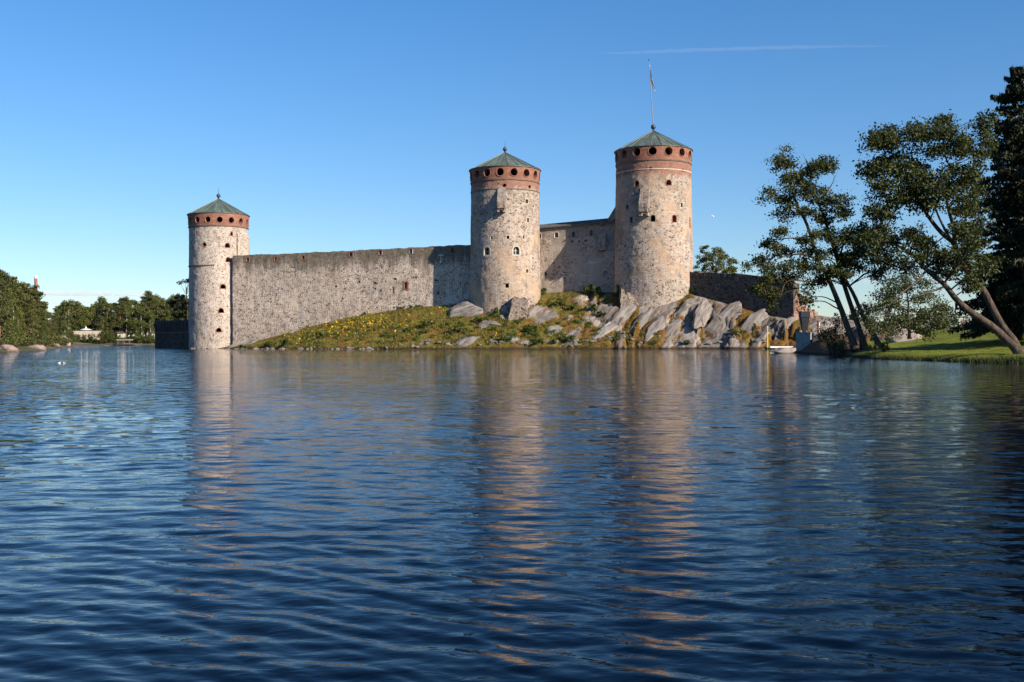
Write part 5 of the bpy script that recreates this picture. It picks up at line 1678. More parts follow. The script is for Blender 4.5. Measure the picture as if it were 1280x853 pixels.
# yellow mooring post and white float
Yf = 172.0
f0 = at(959.4, 436, Yf)
yp = empty('mooring_post', (f0.x, f0.y, -0.6), 'thin yellow mooring post at the left end of the white float', 'post')
zt_ = at(959.4, 409, Yf).z + 0.6
MB().tube([(0, 0, 0), (0, 0, zt_)], [0.085, 0.08], 10).obj('pole', MAT['yellowpaint'], yp)
MB().lathe([(0.09, zt_), (0.12, zt_ + 0.03), (0.10, zt_ + 0.1), (0.01, zt_ + 0.14)], 10).obj('cap', MAT['white'], yp)
fa, fb = at(961, 431, Yf), at(990, 431, Yf)
ft = empty('pontoon', (fa.x, fa.y, -0.2), 'white floating pontoon at the rocks left of the concrete block', 'pontoon')
w = fb.x - fa.x
MB().box(0.1, w, -0.6, 0.6, 0.45, 0.68).obj('deck', MAT['white'], ft)
for x in (0.5, w * 0.5, w - 0.6): MB().lathe([(0.28, -0.1), (0.34, 0.2), (0.28, 0.447)], 12, x, 0).obj('float', MAT['roofmetal'], ft)
# person on the lawn crest (tiny) and a blue bin
def person(p, label, seed):
    root = empty('person', p, label, 'person')
    import bmesh
    V = [(0, 0, 0.93), (0, 0, 1.18), (0, 0, 1.42), (0, 0, 1.52), (0, -0.01, 1.60), (0.1, 0, 0.88), (0.11, -0.02, 0.48), (0.12, 0.02, 0.08), (0.12, -0.14, 0.04), (-0.1, 0, 0.88), (-0.11, 0.04, 0.48), (-0.13, 0.1, 0.08), (-0.13, -0.06, 0.04),
         (0.19, 0, 1.40), (0.26, 0.02, 1.12), (0.25, -0.1, 0.88), (-0.19, 0, 1.40), (-0.26, 0.02, 1.12), (-0.24, -0.12, 0.9), (0, -0.01, 1.72)]
    E = [(0, 1), (1, 2), (2, 3), (3, 4), (4, 19), (0, 5), (5, 6), (6, 7), (7, 8), (0, 9), (9, 10), (10, 11), (11, 12), (2, 13), (13, 14), (14, 15), (2, 16), (16, 17), (17, 18)]
    Rr = [0.14, 0.13, 0.15, 0.06, 0.095, 0.095, 0.065, 0.045, 0.035, 0.095, 0.065, 0.045, 0.035, 0.07, 0.048, 0.035, 0.07, 0.048, 0.035, 0.08]
    me = bpy.data.meshes.new('body'); me.from_pydata(V, E, []); me.update()
    o = link('body', me, root)
    md = o.modifiers.new('skin', 'SKIN')
    for i, r in enumerate(Rr): me.skin_vertices[0].data[i].radius = (r, r * 0.8)
    me.skin_vertices[0].data[0].use_root = True
    o.modifiers.new('sub', 'SUBSURF').levels = 2
    o.modifiers['sub'].render_levels = 2
    t = NT('dark_clothes'); co = t.n('TexCoord').outputs['Object']; z = t.n('SeparateXYZ', {0: co}).outputs[2]
    c = t.ramp(t.math('DIVIDE', z, 2.0), [(0.0, (0.02, 0.02, 0.025)), (0.45, (0.03, 0.03, 0.04)), (0.5, (0.05, 0.03, 0.03)), (0.755, (0.05, 0.03, 0.03)), (0.77, (0.45, 0.26, 0.19))], 'CONSTANT')
    t.set(Base_Color=c, Roughness=0.85); me.materials.append(t.m)
    MB().lathe([(0.12, 1.66), (0.125, 1.74), (0.08, 1.82), (0.01, 1.84)], 12, 0, -0.01).obj('cap', plain('red_cap', (0.5, 0.06, 0.05), 0.8), root, smooth=True)
    return root


p = bank_pt(1204.5, 119)
pr = person(p, 'person in dark clothes and a red cap standing at the top of the lawn', 1)
p = bank_pt(1215, 119)
bn = empty('bin', p, 'small blue bin standing on the lawn crest beside the person', 'bin')
MB().lathe([(0.20, 0.0), (0.27, 0.62), (0.25, 0.64)], 14).obj('bin_body', plain('blue_plastic', (0.06, 0.11, 0.28), 0.5), bn)
MB().lathe([(0.28, 0.643), (0.29, 0.70), (0.15, 0.78), (0.02, 0.8)], 14).obj('lid', plain('dark_blue_lid', (0.04, 0.07, 0.16), 0.5), bn)
p = bank_pt(1134, 128)
me = rock_mesh(650, (2.6, 1.6, 1.1), 0.14, 10); me.materials[0] = MAT['greystone']; o = link('rock', me, None, (p.x, p.y, p.z + 0.2)); tag(o, 'flat grey rock on the lawn behind the light green young tree', 'rock')


# ------------------------------------------------------------------ left bank and far forest
LSH = [(-140, 60), (-98, 110), (-86, 150), (-78, 172), (-82, 190), (-92, 212), (-102, 240), (-112, 275), (-121, 310), (-128, 345), (-140, 372), (-150, 386), (-120, 394), (-60, 396), (0, 394), (120, 398), (260, 400), (420, 380)]
lp = np.array(LSH, dtype=float)
fx = np.concatenate([np.arange(-330, -180, 6.0), np.arange(-180, -70, 1.2), np.arange(-70, 420, 7.0)]); fy = np.concatenate([np.arange(60, 150, 4.0), np.arange(150, 420, 2.0), np.arange(420, 760, 20.0)])
FX, FY = np.meshgrid(fx, fy); FQ = np.stack([FX.ravel(), FY.ravel()], 1)
dist = np.full(len(FQ), 1e9); side = np.zeros(len(FQ))
for i in range(len(lp) - 1):
    a, b = lp[i], lp[i + 1]; ab = b - a
    t = np.clip(((FQ - a) @ ab) / (ab @ ab), 0, 1); dd = FQ - (a + t[:, None] * ab); L_ = np.hypot(dd[:, 0], dd[:, 1])
    cr = ab[0] * dd[:, 1] - ab[1] * dd[:, 0]
    upd = L_ < dist; dist[upd] = L_[upd]; side[upd] = np.sign(cr[upd])
fs = dist * side
fz = np.where(fs < 0, fs * 0.4, 0.45 * (1 - np.exp(-fs / 1.5)) + 2.8 * sstep((fs - 2) / 40.0))
fz = np.clip(fz, -3, 9) + np.array([0.5 * noise.fractal(Vector((x * 0.1, y * 0.1, 5.5)), 1.0, 2.0, 4, noise_basis='PERLIN_ORIGINAL') for x, y in FQ]) * np.clip(fs / 3, 0, 1)
nfx, nfy = len(fx), len(fy); FZ = fz.reshape(nfy, nfx)
ii = np.arange(nfx * nfy).reshape(nfy, nfx)
fq = np.stack([ii[:-1, :-1].ravel(), ii[:-1, 1:].ravel(), ii[1:, 1:].ravel(), ii[1:, :-1].ravel()], 1)
fq = fq[fz[fq].max(1) > -1.8]


def fz_at(x, y):
    i = int(np.clip(np.searchsorted(fx, x) - 1, 0, nfx - 2)); j = int(np.clip(np.searchsorted(fy, y) - 1, 0, nfy - 2))
    a = (x - fx[i]) / (fx[i + 1] - fx[i]); b = (y - fy[j]) / (fy[j + 1] - fy[j])
    return float((FZ[j, i] * (1 - a) + FZ[j, i + 1] * a) * (1 - b) + (FZ[j + 1, i] * (1 - a) + FZ[j + 1, i + 1] * a) * b)


def shore_mat():
    t = NT('forest_shore')
    co = t.n('TexCoord').outputs['Object']
    sp = t.n('SeparateXYZ', {0: co})
    n1 = t.noise(co, 0.25, 5, 0.65); n2 = t.noise(co, 1.2, 5, 0.7)
    c = t.mix(n2, (0.025, 0.032, 0.012), (0.075, 0.070, 0.024))
    rk = t.mix(n2, (0.06, 0.05, 0.035), (0.20, 0.155, 0.125))
    lo = t.math('MULTIPLY', t.step(t.math('ADD', sp.outputs[2], t.math('MULTIPLY', n1, 1.6)), 2.3, 1.6), t.step(t.noise(co, 0.12, 3), 0.50, 0.58))
    c = t.mix(lo, c, rk)
    t.set(Base_Color=c, Roughness=0.95); t.bump(n2, 0.3, 0.8)
    return t.m


o = link('shore_ground', np_mesh('shore_ground', np.stack([FQ[:, 0], FQ[:, 1], fz], 1), fq, shore_mat(), True)); tag(o, 'forested shore across the water at left', None, None, 'structure')
MAT['shore_rock'] = plain('brown_shore_rock', (0.22, 0.165, 0.14), 0.95, var=0.4, scale=1.2)
for px, Y, dm, lab in ((9, 171, (2.0, 1.6, 0.9), 'pale flat rock at the waterline at the left edge of the photo'), (44, 206, (1.9, 1.6, 1.0), 'long pinkish rock at the waterline below the left bank pines'),
                       (68, 262, (1.8, 1.5, 0.9), 'low rock at the water near the end of the left bank'), (80, 286, (1.6, 1.6, 3.0), 'steep bare rock at the end of the left wooded bank')):
    p = xy(px, Y); me = rock_mesh(700 + px, dm, 0.14, 12); me.materials[0] = MAT['shore_rock']
    o = link('rock', me, None, (p.x, p.y, 0.25)); tag(o, lab, 'rock', 'rocks along the left bank')


def far_tree_meshes(kind, seed):
    rng = np.random.RandomState(seed)
    H = 12.0
    tb = MB(); C = []
    if kind == 'pine':
        bend = rng.uniform(-0.5, 0.5, 2)
        path = [Vector((bend[0] * (t ** 2), bend[1] * t * t, H * 0.95 * t)) for t in np.linspace(0, 1, 6)]
        tb.tube([path[0] - Vector((0, 0, 0.6))] + path[1:], [0.24, 0.21, 0.18, 0.14, 0.09, 0.03], 7)
        for i in range(34):
            t = rng.uniform(0.30, 1.0)
            r = H * 0.21 * (1 - ((t - 0.58) / 0.46) ** 2 * 0.75) * rng.uniform(0.25, 1.05)
            a = rng.uniform(0, 2 * pi)
            c = np.array([cos(a) * r, sin(a) * r, t * H + 0.2 * r])
            s = rng.uniform(0.6, 1.05)
            C.append(blob(rng, 130, (s * 1.2, s * 1.2, s * 0.55), 0.55) + c)
            if i % 2 == 0: tb.tube([(0, 0, t * H - 0.5), tuple(c)], [0.06, 0.02], 4)
        leaf, mat, bk = 0.30, MAT['pine'], MAT['pinebark']
    elif kind == 'spruce':
        tb.tube([(0, 0, -0.6), (0, 0, H * 0.5), (0, 0, H)], [0.22, 0.14, 0.02], 7)
        z = 0.12 * H
        while z < H:
            t = z / H; Lr = H * 0.19 * (1 - t) ** 0.8 + 0.1
            for b in range(7):
                a = rng.uniform(0, 2 * pi); L_ = Lr * rng.uniform(0.6, 1.15)
                m = int(14 * L_ + 5); s_ = rng.uniform(0.05, 1, m) ** 0.7
                w = 0.28 * L_ * (1 - s_ * 0.7) * rng.uniform(-1, 1, m)
                C.append(np.stack([cos(a) * L_ * s_ - sin(a) * w, sin(a) * L_ * s_ + cos(a) * w, z - 0.35 * L_ * s_ ** 2 - rng.uniform(0, 0.35, m)], 1))
            z += 0.36
        leaf, mat, bk = 0.34, MAT['fir'], MAT['bark']
    else:
        path = [Vector((0.25 * sin(t * 3 + seed), 0.2 * sin(t * 2), H * 0.92 * t)) for t in np.linspace(0, 1, 6)]
        tb.tube([path[0] - Vector((0, 0, 0.6))] + path[1:], [0.17, 0.15, 0.12, 0.09, 0.06, 0.02], 7)
        for i in range(46):
            t = rng.uniform(0.16, 1.0)
            r = H * 0.20 * sin(pi * min(1, (t - 0.06) / 0.98)) ** 0.8 * rng.uniform(0.2, 1.05)
            a = rng.uniform(0, 2 * pi)
            c = np.array([cos(a) * r, sin(a) * r, t * H])
            s = rng.uniform(0.5, 0.95)
            C.append(blob(rng, 110, (s, s, s * 1.05), 0.55) + c)
            if i % 3 == 0: tb.tube([(0, 0, t * H - 0.7), tuple(c)], [0.045, 0.015], 4)
        leaf, mat, bk = 0.27, MAT['birch'], MAT['birchbark']
    return tb.mesh('trunk', bk, True), leaf_mesh('crown', np.concatenate(C), leaf, rng, mat)


FT = {k: [far_tree_meshes(k, 900 + 10 * i + j) for j in range(3)] for i, k in enumerate(('pine', 'spruce', 'birch'))}
cnt = {}


def far_tree(kind, x, y, z, h, rz, var, label, group):
    tm, cm = FT[kind][var % 3]
    root = empty(kind + '_tree', (x, y, z), label, 'tree', group, rz)
    s = h / 12.0
    root.scale = (s * (0.9 + 0.2 * ((var * 7) % 5) / 5),) * 2 + (s,)
    link('trunk', tm, root); link('crown', cm, root)


ORD = 'first second third fourth fifth sixth seventh eighth ninth tenth eleventh twelfth thirteenth fourteenth fifteenth sixteenth seventeenth eighteenth nineteenth twentieth'.split()
def ordn(i): return ORD[i] if i < 20 else 'twenty-' + ORD[i - 20]
rnd = random.Random(5)
KN = {'pine': 'pine', 'spruce': 'dark spruce', 'birch': 'light green birch'}
# left bank: near slope of trees, outline falling from the left edge
OUT = [(-60, 322), (-30, 330), (0, 338), (8, 343), (16, 352), (20, 366), (25, 357), (34, 352), (42, 360), (50, 374), (56, 384), (64, 390), (72, 397), (80, 402), (86, 412)]
row = 0
i = 0
for off, n, drop in ((10, 17, 30), (24, 16, 14), (42, 15, 0), (66, 12, 0)):
    for j in range(n):
        px = -10 + (96 * (j + rnd.uniform(0.1, 0.9)) / n)
        Ys = float(np.interp(px, [0, 25, 45, 70, 88, 95], [172, 190, 208, 250, 290, 310]))
        y = Ys + off + rnd.uniform(-2, 2); x = ray(px, 425)[0] * y
        topy = float(np.interp(px, [o_[0] for o_ in OUT], [o_[1] for o_ in OUT])) + drop * rnd.uniform(0.7, 1.3) + rnd.uniform(-1, 4)
        z = fz_at(x, y)
        h = max(3.0, at(px, topy, y).z - z)
        kind = rnd.choice(['pine', 'pine', 'pine', 'birch', 'spruce'] if row else ['birch', 'birch', 'pine', 'spruce'])
        far_tree(kind, x, y, z - 0.1, h, rnd.uniform(0, 6.28), i, f'{KN[kind]} on the left bank, {ordn(j)} from the photo edge in the {["waterside", "second", "third", "rearmost"][row]} row', 'trees on the wooded left bank')
        i += 1
    row += 1
GB = 'bushes along the left bank'
for j in range(15):
    px = -6 + 98 * (j + 0.5 + rnd.uniform(-0.3, 0.3)) / 15
    y = float(np.interp(px, [0, 25, 45, 70, 88, 95], [172, 190, 208, 250, 290, 310])) + rnd.uniform(7, 11); x = ray(px, 425)[0] * y
    shrub(Vector((x, y, max(fz_at(x, y), 0.3) - 0.1)), rnd.uniform(4.0, 6.5), rnd.uniform(2.2, 4.2), 900, 0.3, MAT[rnd.choice(['birch', 'alder_low', 'pine'])], f'waterside bush on the left bank, {ordn(j)} from the photo edge', GB, 300 + j, 'bush', 'bush')
GB = 'bushes along the far shore'
for j, (px, w, h) in enumerate(((88, 6, 3.2), (93, 4, 2.6), (107, 5, 2.6), (112, 4, 3.4), (120, 6, 2.2), (128, 7, 4.5), (135, 6, 5.0), (140, 5, 3.6), (149, 5, 2.6), (166, 6, 3.0), (172, 5, 3.6), (179, 6, 3.2), (188, 5, 2.2), (198, 6, 3.6))):
    w *= 1.25; h *= 1.1
    y = 396.5 + rnd.uniform(0, 1.5); x = ray(px, 425)[0] * y
    y = max(y, float(np.interp(x, [-150, -120, -60], [388, 396, 398])) + 2)
    shrub(Vector((x, y, max(fz_at(x, y), 0.3) - 0.1)), w, h, 800, 0.4, MAT[rnd.choice(['birch', 'alder_low', 'alder'])], f'bush at the water on the far shore, {ordn(j)} from the left', GB, 330 + j, 'bush', 'bush')
# far shore behind the water
OUT2 = [(74, 384), (84, 380), (95, 381), (104, 386), (112, 383), (118, 388), (122, 376), (128, 374), (134, 378), (141, 384), (146, 380), (152, 378), (160, 376), (168, 378), (174, 380), (180, 376), (186, 368), (193, 372), (200, 377), (208, 376), (216, 374), (224, 370), (236, 372), (260, 374)]
KS = ['pine', 'birch', 'spruce', 'pine', 'pine', 'birch', 'birch', 'spruce', 'birch', 'pine', 'birch', 'birch', 'pine']
row = 0
for off, n, drop in ((5, 17, 17), (13, 22, 4), (22, 25, -2), (36, 26, 0), (50, 24, 1)):
    for j in range(n):
        px = 72 + 184 * (j + rnd.uniform(0.15, 0.85)) / n
        if off == 5 and (92 < px < 127 or 145 < px < 166 or 190 < px < 200): continue
        y = 396 + off + rnd.uniform(-2, 2)
        x = ray(px, 425)[0] * y
        z = fz_at(x, y)
        topy = float(np.interp(px, [o_[0] for o_ in OUT2], [o_[1] for o_ in OUT2])) + drop * rnd.uniform(0.5, 1.4) + rnd.uniform(-2, 3)
        h = max(4.0, at(px, topy, y).z - z)
        kind = KS[(j * 5 + row * 3) % len(KS)]
        far_tree(kind, x, y, z - 0.1, h, rnd.uniform(0, 6.28), i, f'{KN[kind]} on the far shore, {ordn(j)} from the left in the {["waterside", "second", "third", "fourth", "rearmost"][row]} row', 'trees on the far shore')
        i += 1
    row += 1
# dark trees behind the castle
def broad(p, w, h, n, label, seed, mat, leaf=0.3, dead=False):
    rng = np.random.RandomState(seed)
    root = empty('broadleaf_tree', p, label, 'tree')
    tb = MB(); tb.tube([(0, 0, -0.5), (0.1, 0, h * 0.4), (0, 0, h * 0.85)], [0.3, 0.2, 0.05], 8)
    C = []
    for i in range(n):
        t = rng.uniform(0.25, 1.0); r = w * 0.5 * sin(pi * min(1, (t - 0.1) / 0.95)) ** 0.6 * rng.uniform(0.3, 1.1); a = rng.uniform(0, 2 * pi)
        c = np.array([cos(a) * r, sin(a) * r, t * h]); s = rng.uniform(0.5, 0.85)
        C.append(blob(rng, 90, (s * 1.1, s * 1.1, s * 0.7), 0.55) + c)
        tb.tube([(0, 0, t * h * 0.75), tuple(c)], [0.06, 0.015], 4)
    tb.obj('trunk', MAT['bark'], root, smooth=True)
    link('crown', leaf_mesh('crown', np.concatenate(C), leaf, rng, mat), root)


p = at(233, 402, 243); broad(Vector((p.x, p.y, p.z - 2)), 8.5, at(233, 349, 243).z - p.z + 2, 46, 'dark broadleaf tree growing behind the left tower', 801, MAT['alder'], 0.3)
p = at(891, 345, 218); broad(Vector((p.x, p.y, 9)), 9.0, at(891, 308.5, 218).z - 9, 90, 'bright green tree showing over the bastion wall right of the tallest tower', 802, MAT['birch'], 0.3)
p = at(905, 345, 222); broad(Vector((p.x, p.y, 9)), 6.0, at(905, 315, 222).z - 9, 40, 'smaller green tree right behind the bright green one over the bastion wall', 803, MAT['birch'], 0.3)
broad(Vector((76, 84, 2.5)), 12, 18, 130, 'leafy tree on the lawn beyond the right edge of the photo', 812, MAT['alder'], 0.3)
# far wood beyond the lawn, one mass
rng = np.random.RandomState(55)
C = []
for j in range(260):
    x = rng.uniform(190, 720); y = 640 + rng.uniform(-25, 40) + (x - 200) * -0.12
    hh = rng.uniform(13, 21)
    for _ in range(9):
        t = rng.uniform(0.1, 1); C.append(blob(rng, 22, (2.2, 2.2, 2.0), 0.5) + np.array([x + rng.normal() * 2.2 * (1.2 - t), y + rng.normal() * 2, t * hh]))
o = link('far_wood', leaf_mesh('far_wood', np.concatenate(C), 1.3, rng, MAT['fir'])); tag(o, 'dark distant wood on the horizon beyond the lawn', 'wood', None, 'stuff')
gm = MB().box(120, 900, 600, 900, -3, 1.2); o = gm.obj('far_shore_ground', MAT['greystone']); o['kind'] = 'structure'

# chimney, pavilion, boathouse, villas
pc = xy(45, 600)
zt = at(44.5, 345, 600).z
ch = empty('chimney', (pc.x, pc.y, 0), 'tall red and white factory chimney rising over the left bank pines', 'chimney')
MB().lathe([(1.35, -1), (0.82, zt - 1.6), (0.8, zt - 1.5)], 20).obj('shaft', plain('red_chimney_brick', (0.27, 0.10, 0.085), 0.85, scale=0.3), ch, smooth=False)
MB().lathe([(0.85, zt - 1.48), (0.9, zt - 1.3), (1.05, zt - 1.0), (1.05, zt - 0.3), (0.85, zt)], 20).obj('white_top', MAT['white'], ch)
YV = 397.0
k = YV / F
def px_box(mb, x0, x1, y0, y1, d0, d1, o=None, Y=YV):
    a, b = at(x0, y1, Y), at(x1, y0, Y)
    mb.box(a.x - o.x, b.x - o.x, d0, d1, a.z - o.z, b.z - o.z); return mb
ORG = at(109, 428, YV); ORG.z = fz_at(ORG.x, ORG.y + 1)
cream = plain('cream_wall', (0.48, 0.40, 0.31), 0.85, scale=0.4)
pv = empty('pavilion', ORG, 'small round pavilion with a shallow roof behind the cream wall on the far shore', 'pavilion')
zr = at(103, 412.6, YV).z - ORG.z
MB().lathe([(1.7, 2.6), (1.7, zr - 0.02)], 20, -1.8, 3.5).obj('pavilion_wall', MAT['wood'], pv)
MB().lathe([(2.1, zr), (2.2, zr + 0.12), (1.1, zr + 0.40), (0.35, zr + 0.5), (0.3, zr + 0.75), (0.08, zr + 1.2), (0.02, zr + 1.6)], 24, -1.8, 3.5).obj('roof', MAT['white'], pv)
for a in range(6): MB().box(-1.8 + 1.72 * sin(a) - 0.25, -1.8 + 1.72 * sin(a) + 0.25, 3.5 - 1.72 * cos(a) - 0.25, 3.5 - 1.72 * cos(a) + 0.25, zr - 1.1, zr - 0.3).obj('window', MAT['glass'], pv)
vw = empty('garden_wall', ORG, 'long cream building front among the trees below the pavilion', 'building')
px_box(MB(), 92, 124.5, 414.8, 425, 0.0, 1.2, ORG).obj('wall', cream, vw)
px_box(MB(), 91.5, 125, 414.0, 414.7, -0.2, 1.4, ORG).obj('roof', MAT['white'], vw)
for x in (97, 103, 110, 117): px_box(MB(), x, x + 1.6, 418, 422, -0.03, 0.1, ORG).obj('window', MAT['glass'], vw)
O2 = at(194, 428, YV); O2.z = fz_at(O2.x, O2.y)
vl = empty('villa', O2, 'pale house with a grey roof half hidden at the bastion on the far shore', 'house')
px_box(MB(), 187, 198, 416, 425, 2, 7, O2).obj('wall', cream, vl)
px_box(MB(), 186, 199, 414.2, 415.9, 1.5, 7.5, O2).obj('roof', MAT['roofmetal'], vl)
for x in (189, 194): px_box(MB(), x, x + 1.5, 418.5, 421.5, 1.96, 2.1, O2).obj('window', MAT['glass'], vl)
O3 = at(144, 428, YV); O3.z = fz_at(O3.x, O3.y)
v2 = empty('villa', O3, 'small pale house between dark trees in the middle of the far shore', 'house')
px_box(MB(), 140.5, 148, 416.5, 424, 5, 9, O3).obj('wall', cream, v2)
px_box(MB(), 140, 148.6, 415, 416.4, 4.6, 9.4, O3).obj('roof', MAT['roofmetal'], v2)
px_box(MB(), 143, 144.6, 418.5, 421, 4.96, 5.1, O3).obj('window', MAT['glass'], v2)
O4 = at(156, 431, 388); O4.z = -0.3
bh = empty('jetty_shelter', O4, 'open jetty shelter with a pale flat roof on the far shore', 'shelter')
z_r = at(156, 425.6, 388).z + 0.3
MB().box(-2.4, 2.4, -1.5, 1.5, z_r, z_r + 0.28).obj('roof', MAT['pane'], bh)
for x in (-2.1, 0.1, 2.1): MB().box(x - 0.12, x + 0.12, -1.2, -0.96, 0, z_r - 0.003).obj('post', MAT['wood'], bh)
MB().box(-2.6, 2.6, -1.8, 4, 0.55, 0.7).obj('deck', MAT['wood'], bh)

# gulls
def gull(p, label, rz, group, flying=False):
    root = empty('gull', p, label, 'bird', group, rz)
    if not flying: root.scale = (0.42,) * 3
    v = ICO3[0] * np.array([0.22, 0.10, 0.10]); v[:, 2] += 0.05
    v[:, 1] *= 1 - 0.5 * np.clip(-v[:, 0] / 0.22, 0, 1); v[:, 2] += 0.05 * np.clip(-v[:, 0] / 0.22, 0, 1)
    hd = ICO3[0] * 0.065 + np.array([0.2, 0, 0.17]); nk = ICO3[0] * np.array([0.06, 0.055, 0.09]) + np.array([0.17, 0, 0.11])
    V = np.concatenate([v, hd, nk]); Fc = np.concatenate([ICO3[1], ICO3[1] + len(v), ICO3[1] + 2 * len(v)])
    link('body', np_mesh('body', V, Fc, MAT['white'], True), root)
    MB().lathe([(0.02, 0), (0.004, 0.07)], 6).obj('beak', MAT['yellowpaint'], root, loc=(0.255, 0, 0.165)).rotation_euler = (0, radians(95), 0)
    for s in (-1, 1):
        w = MB()
        if flying: w.v = [(0.1, 0.05 * s, 0.1), (0.08, 0.3 * s, 0.24), (-0.02, 0.62 * s, 0.2), (-0.06, 0.3 * s, 0.2), (-0.08, 0.05 * s, 0.09), (0.1, 0.05 * s, 0.115), (0.08, 0.3 * s, 0.255), (-0.06, 0.3 * s, 0.215), (-0.08, 0.05 * s, 0.105)]; w.f = [(0, 1, 3, 4), (1, 2, 3), (5, 8, 7, 6), (6, 7, 2)]
        else: w.v = [(0.1, 0.1 * s, 0.09), (-0.1, 0.09 * s, 0.12), (-0.3, 0.03 * s, 0.12), (-0.1, 0.06 * s, 0.04), (0.08, 0.085 * s, 0.03)]; w.f = [(0, 1, 2, 3, 4)]
        w.obj('wing', MAT['pane'], root)
p = at(73.8, 451.6, 82); gull((p.x, p.y, -0.02), 'left one of two white gulls swimming at the left', 0.4, 'gulls on the water')
p = at(80.6, 451.6, 82); gull((p.x, p.y, -0.02), 'right one of two white gulls swimming at the left', 2.9, 'gulls on the water')
p = at(891, 271, 150); gull(tuple(p), 'white gull flying in the sky right of the tallest tower', 0.6, None, True)

# ------------------------------------------------------------------ clouds
def vol_mat(name, dens):
    t = NT(name)
    t.t.nodes.remove(t.p)
    v = t.n('VolumePrincipled', {'Color': (1, 0.98, 0.97), 'Density': dens, 'Anisotropy': 0.0})
    t.t.links.new(v.outputs[0], t.out.inputs['Volume'])
    return t.m


def puffs(name, label, lst, dens, Y):
    V, Fc, n = [], [], 0
    for px, py, rx, ry in lst:
        c = at(px, py, Y); k = Y / F
        v = ICO3[0].copy()
        for i in range(len(v)): v[i] *= 1 + 0.25 * noise.noise(Vector(v[i] * 2.2) + Vector((px, py, 0)))
        V.append(v * np.array([rx * k, rx * k * 0.5, ry * k]) + np.array(c)); Fc.append(ICO3[1] + n); n += len(v)
    o = link(name, np_mesh(name, np.concatenate(V), np.concatenate(Fc), vol_mat(name + '_vapour', dens), True))
    tag(o, label, 'cloud')


puffs('cloud', 'long low white cloud streak over the far forest at left', [(70, 367, 26, 3.4), (100, 367.5, 30, 3.6), (132, 368, 26, 3.0), (160, 369, 22, 2.2), (185, 371, 20, 1.6)], 0.006, 9000)
puffs('cloud', 'fainter cloud streak just above the far treetops at left', [(98, 377, 26, 2.6), (130, 376, 24, 2.6), (75, 379, 16, 2.4)], 0.0035, 9300)
puffs('cloud', 'small pale cloud low between the leaning trunks and the young tree', [(1085, 352, 16, 5), (1075, 384, 22, 7), (1100, 372, 14, 5), (1180, 352, 26, 5)], 0.0025, 9000)
mb = MB()
pp = [at(px, py, 7600) for px, py in ((742, 67.5), (790, 66), (850, 63.5), (920, 61.2), (1000, 59), (1060, 58.2), (1112, 58))]
pp = curve(pp, 40)
pp = [q_ + Vector((0, 0, 4 * fbm((i * 0.9, 3, 1), 3))) for i, q_ in enumerate(pp)]
mb.tube(pp, [3 + 12 * sin(pi * i / 40) ** 0.7 * (1 + 0.35 * fbm((i * 0.8, 0, 0), 3)) for i in range(41)], 10)
o = mb.obj('contrail', vol_mat('contrail_vapour', 0.0030), smooth=True); tag(o, 'thin white aircraft trail high in the sky above the flagpole', 'contrail')

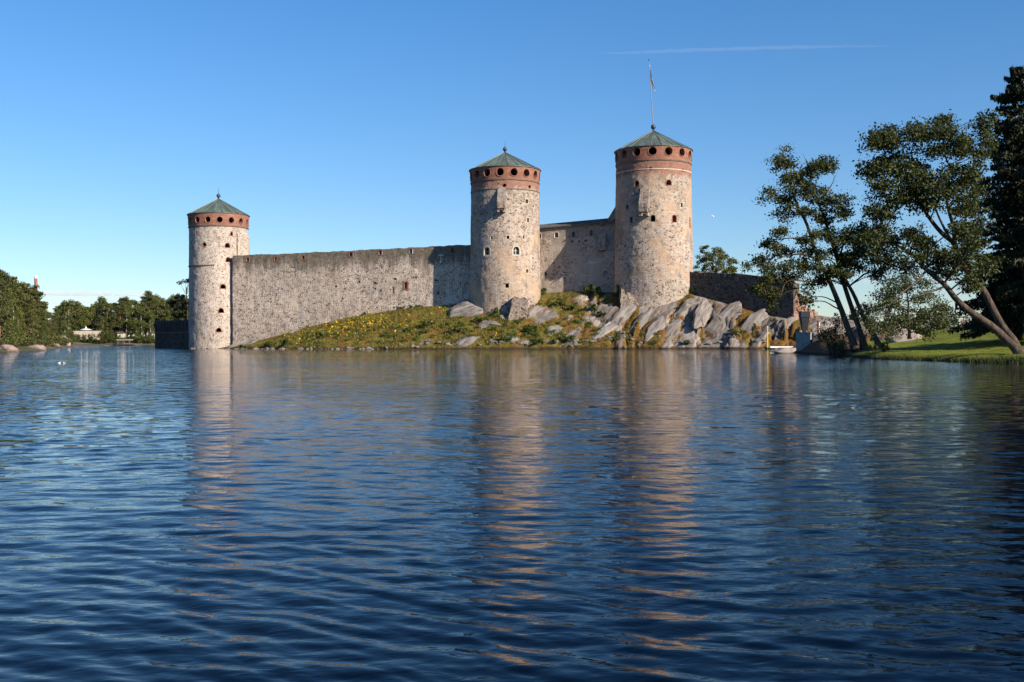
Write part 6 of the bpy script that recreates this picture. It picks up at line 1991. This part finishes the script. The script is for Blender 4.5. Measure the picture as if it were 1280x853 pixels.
# ------------------------------------------------------------------ water
def build_water():
    rs = [0.6]
    while rs[-1] < 6000:
        r = rs[-1]
        g = 1.05 if r < 2.5 else (1.0052 if r < 55 else (1.012 if r < 130 else (1.03 if r < 300 else 1.15)))
        rs.append(r * g)
    rs = np.array(rs)
    fine = np.radians(np.arange(-36, 36.001, 0.09))
    coarse = np.radians(np.concatenate([np.arange(36.5, 45, 0.7), np.arange(46, 314, 4), np.arange(315, 324, 0.7)]))
    an = np.concatenate([fine, coarse])
    na = len(an)
    A, Rr = np.meshgrid(an, rs)
    X, Y = Rr * np.sin(A), Rr * np.cos(A)
    dr = np.gradient(rs)[:, None] * np.ones((1, na))
    da = np.concatenate([np.full(len(fine), radians(0.09)), np.full(len(coarse), radians(3))])[None, :]
    spc = np.maximum(dr, Rr * da)
    rng = np.random.RandomState(9)
    Nw = 110
    lam = np.exp(rng.uniform(np.log(0.075), np.log(0.75), Nw))
    th = radians(84) + rng.normal(size=Nw) * radians(26)
    ph = rng.uniform(0, 2 * pi, Nw)
    sl_ = 0.104 * sqrt(2.0 / Nw) * np.where(lam > 0.9, 0.75, 1.0) * np.where(lam < 0.2, 0.8, 1.0)
    Z = np.zeros_like(X); lost = np.zeros_like(X)
    calm = 0.80 + 0.30 * np.sin(X * 0.21 + 0.7 * np.sin(Y * 0.13)) * np.sin(Y * 0.17 + 1.3 + 0.6 * np.sin(X * 0.11))
    wx = X + 0.35 * np.sin(Y * 0.9 + X * 0.3) + 0.6 * np.sin(Y * 0.23); wy = Y + 0.22 * np.sin(X * 0.8 + 1.1) + 0.5 * np.sin(X * 0.27)
    for i in range(Nw):
        kx, ky = 2 * pi / lam[i] * cos(th[i]), 2 * pi / lam[i] * sin(th[i])
        fd = np.clip((lam[i] / spc - 2.6) / 2.5, 0, 1)
        s = np.sin(kx * wx + ky * wy + ph[i])
        Z += sl_[i] * lam[i] / (2 * pi) * fd * (s + 0.18 * np.cos(2 * (kx * wx + ky * wy + ph[i])))
        lost += (1 - fd) * sl_[i] ** 2
    lost = np.sqrt(lost / (sl_ ** 2).sum())
    Z *= calm
    V = np.stack([X.ravel(), Y.ravel(), Z.ravel()], 1)
    nr = len(rs)
    ii = np.arange(nr * na).reshape(nr, na); jj = np.roll(ii, -1, 1)
    q = np.stack([ii[:-1].ravel(), ii[1:].ravel(), jj[1:].ravel(), jj[:-1].ravel()], 1)
    n0 = len(V)
    V = np.concatenate([V, [[0, 0, 0]]])
    tri = np.stack([np.full(na, n0), ii[0], jj[0]], 1)
    t = NT('lake_water')
    co = t.n('TexCoord').outputs['Object']
    at_ = t.n('Attribute', attribute_name='fine')
    v1 = t.n('VectorMath', {0: co, 1: (0.55, 1.0, 1.0)}, operation='MULTIPLY').outputs[0]
    h1 = t.math('MULTIPLY', t.math('SUBTRACT', t.noise(v1, 7.0, 3, 0.5, dist=0.6), 0.5), 0.017)
    h3 = t.math('MULTIPLY', t.math('SUBTRACT', t.noise(v1, 2.8, 3, 0.5, dist=0.5), 0.5), t.math('MULTIPLY', at_.outputs['Fac'], 0.030))
    h2 = t.math('MULTIPLY', t.math('SUBTRACT', t.noise(v1, 0.9, 4, 0.5, dist=0.4), 0.5), t.math('MULTIPLY', at_.outputs['Fac'], 0.12))
    wind = t.ramp(t.noise(t.n('VectorMath', {0: co, 1: (0.35, 1.0, 1.0)}, operation='MULTIPLY').outputs[0], 0.05, 3), [(0.38, 0.35), (0.62, 1.0)])
    wsp = t.n('SeparateXYZ', {0: co})
    lee = 0.8
    h = t.math('MULTIPLY', t.math('MULTIPLY', t.math('ADD', t.math('ADD', t.math('ADD', h1, t.math('MULTIPLY', t.noise(v1, 19.0, 2, 0.5), 0.0035)), h3), h2), wind), lee)
    t.set(Base_Color=(0.0006, 0.0028, 0.0085), Roughness=0.03, IOR=1.175)
    t.bump(h, 1.0, 1.0)
    bn = t.p.inputs['Normal'].links[0].from_socket
    nc = t.n('TexNoise', {'Vector': v1, 'Scale': 3.6, 'Detail': 2.5}).outputs['Color']
    nv = t.n('VectorMath', {0: nc, 1: (0.5, 0.5, 0.5)}, operation='SUBTRACT').outputs[0]
    nv = t.n('VectorMath', {0: nv, 1: (0.32, 0.66, 0.0)}, operation='MULTIPLY').outputs[0]
    amp_ = t.math('MULTIPLY', t.math('MULTIPLY', at_.outputs['Fac'], wind), t.math('ADD', 0.7, t.math('MULTIPLY', t.step(t.math('ADD', wsp.outputs[0], t.math('MULTIPLY', wsp.outputs[1], 0.303)), 2.0, -6.0), 2.0)))
    nv = t.n('VectorMath', {0: nv, 'Scale': amp_}, operation='SCALE').outputs[0]
    nn = t.n('VectorMath', {0: t.n('VectorMath', {0: bn, 1: nv}, operation='ADD').outputs[0]}, operation='NORMALIZE').outputs[0]
    t.t.links.new(nn, t.p.inputs['Normal'])
    me = np_mesh('water', V, [q, tri], t.m, True)
    a_ = me.attributes.new('fine', 'FLOAT', 'POINT')
    a_.data.foreach_set('value', np.concatenate([lost.ravel(), [0]]).astype(np.float32))
    o = link('water', me)
    o['kind'] = 'structure'; o['label'] = 'dark blue rippled lake water'


build_water()
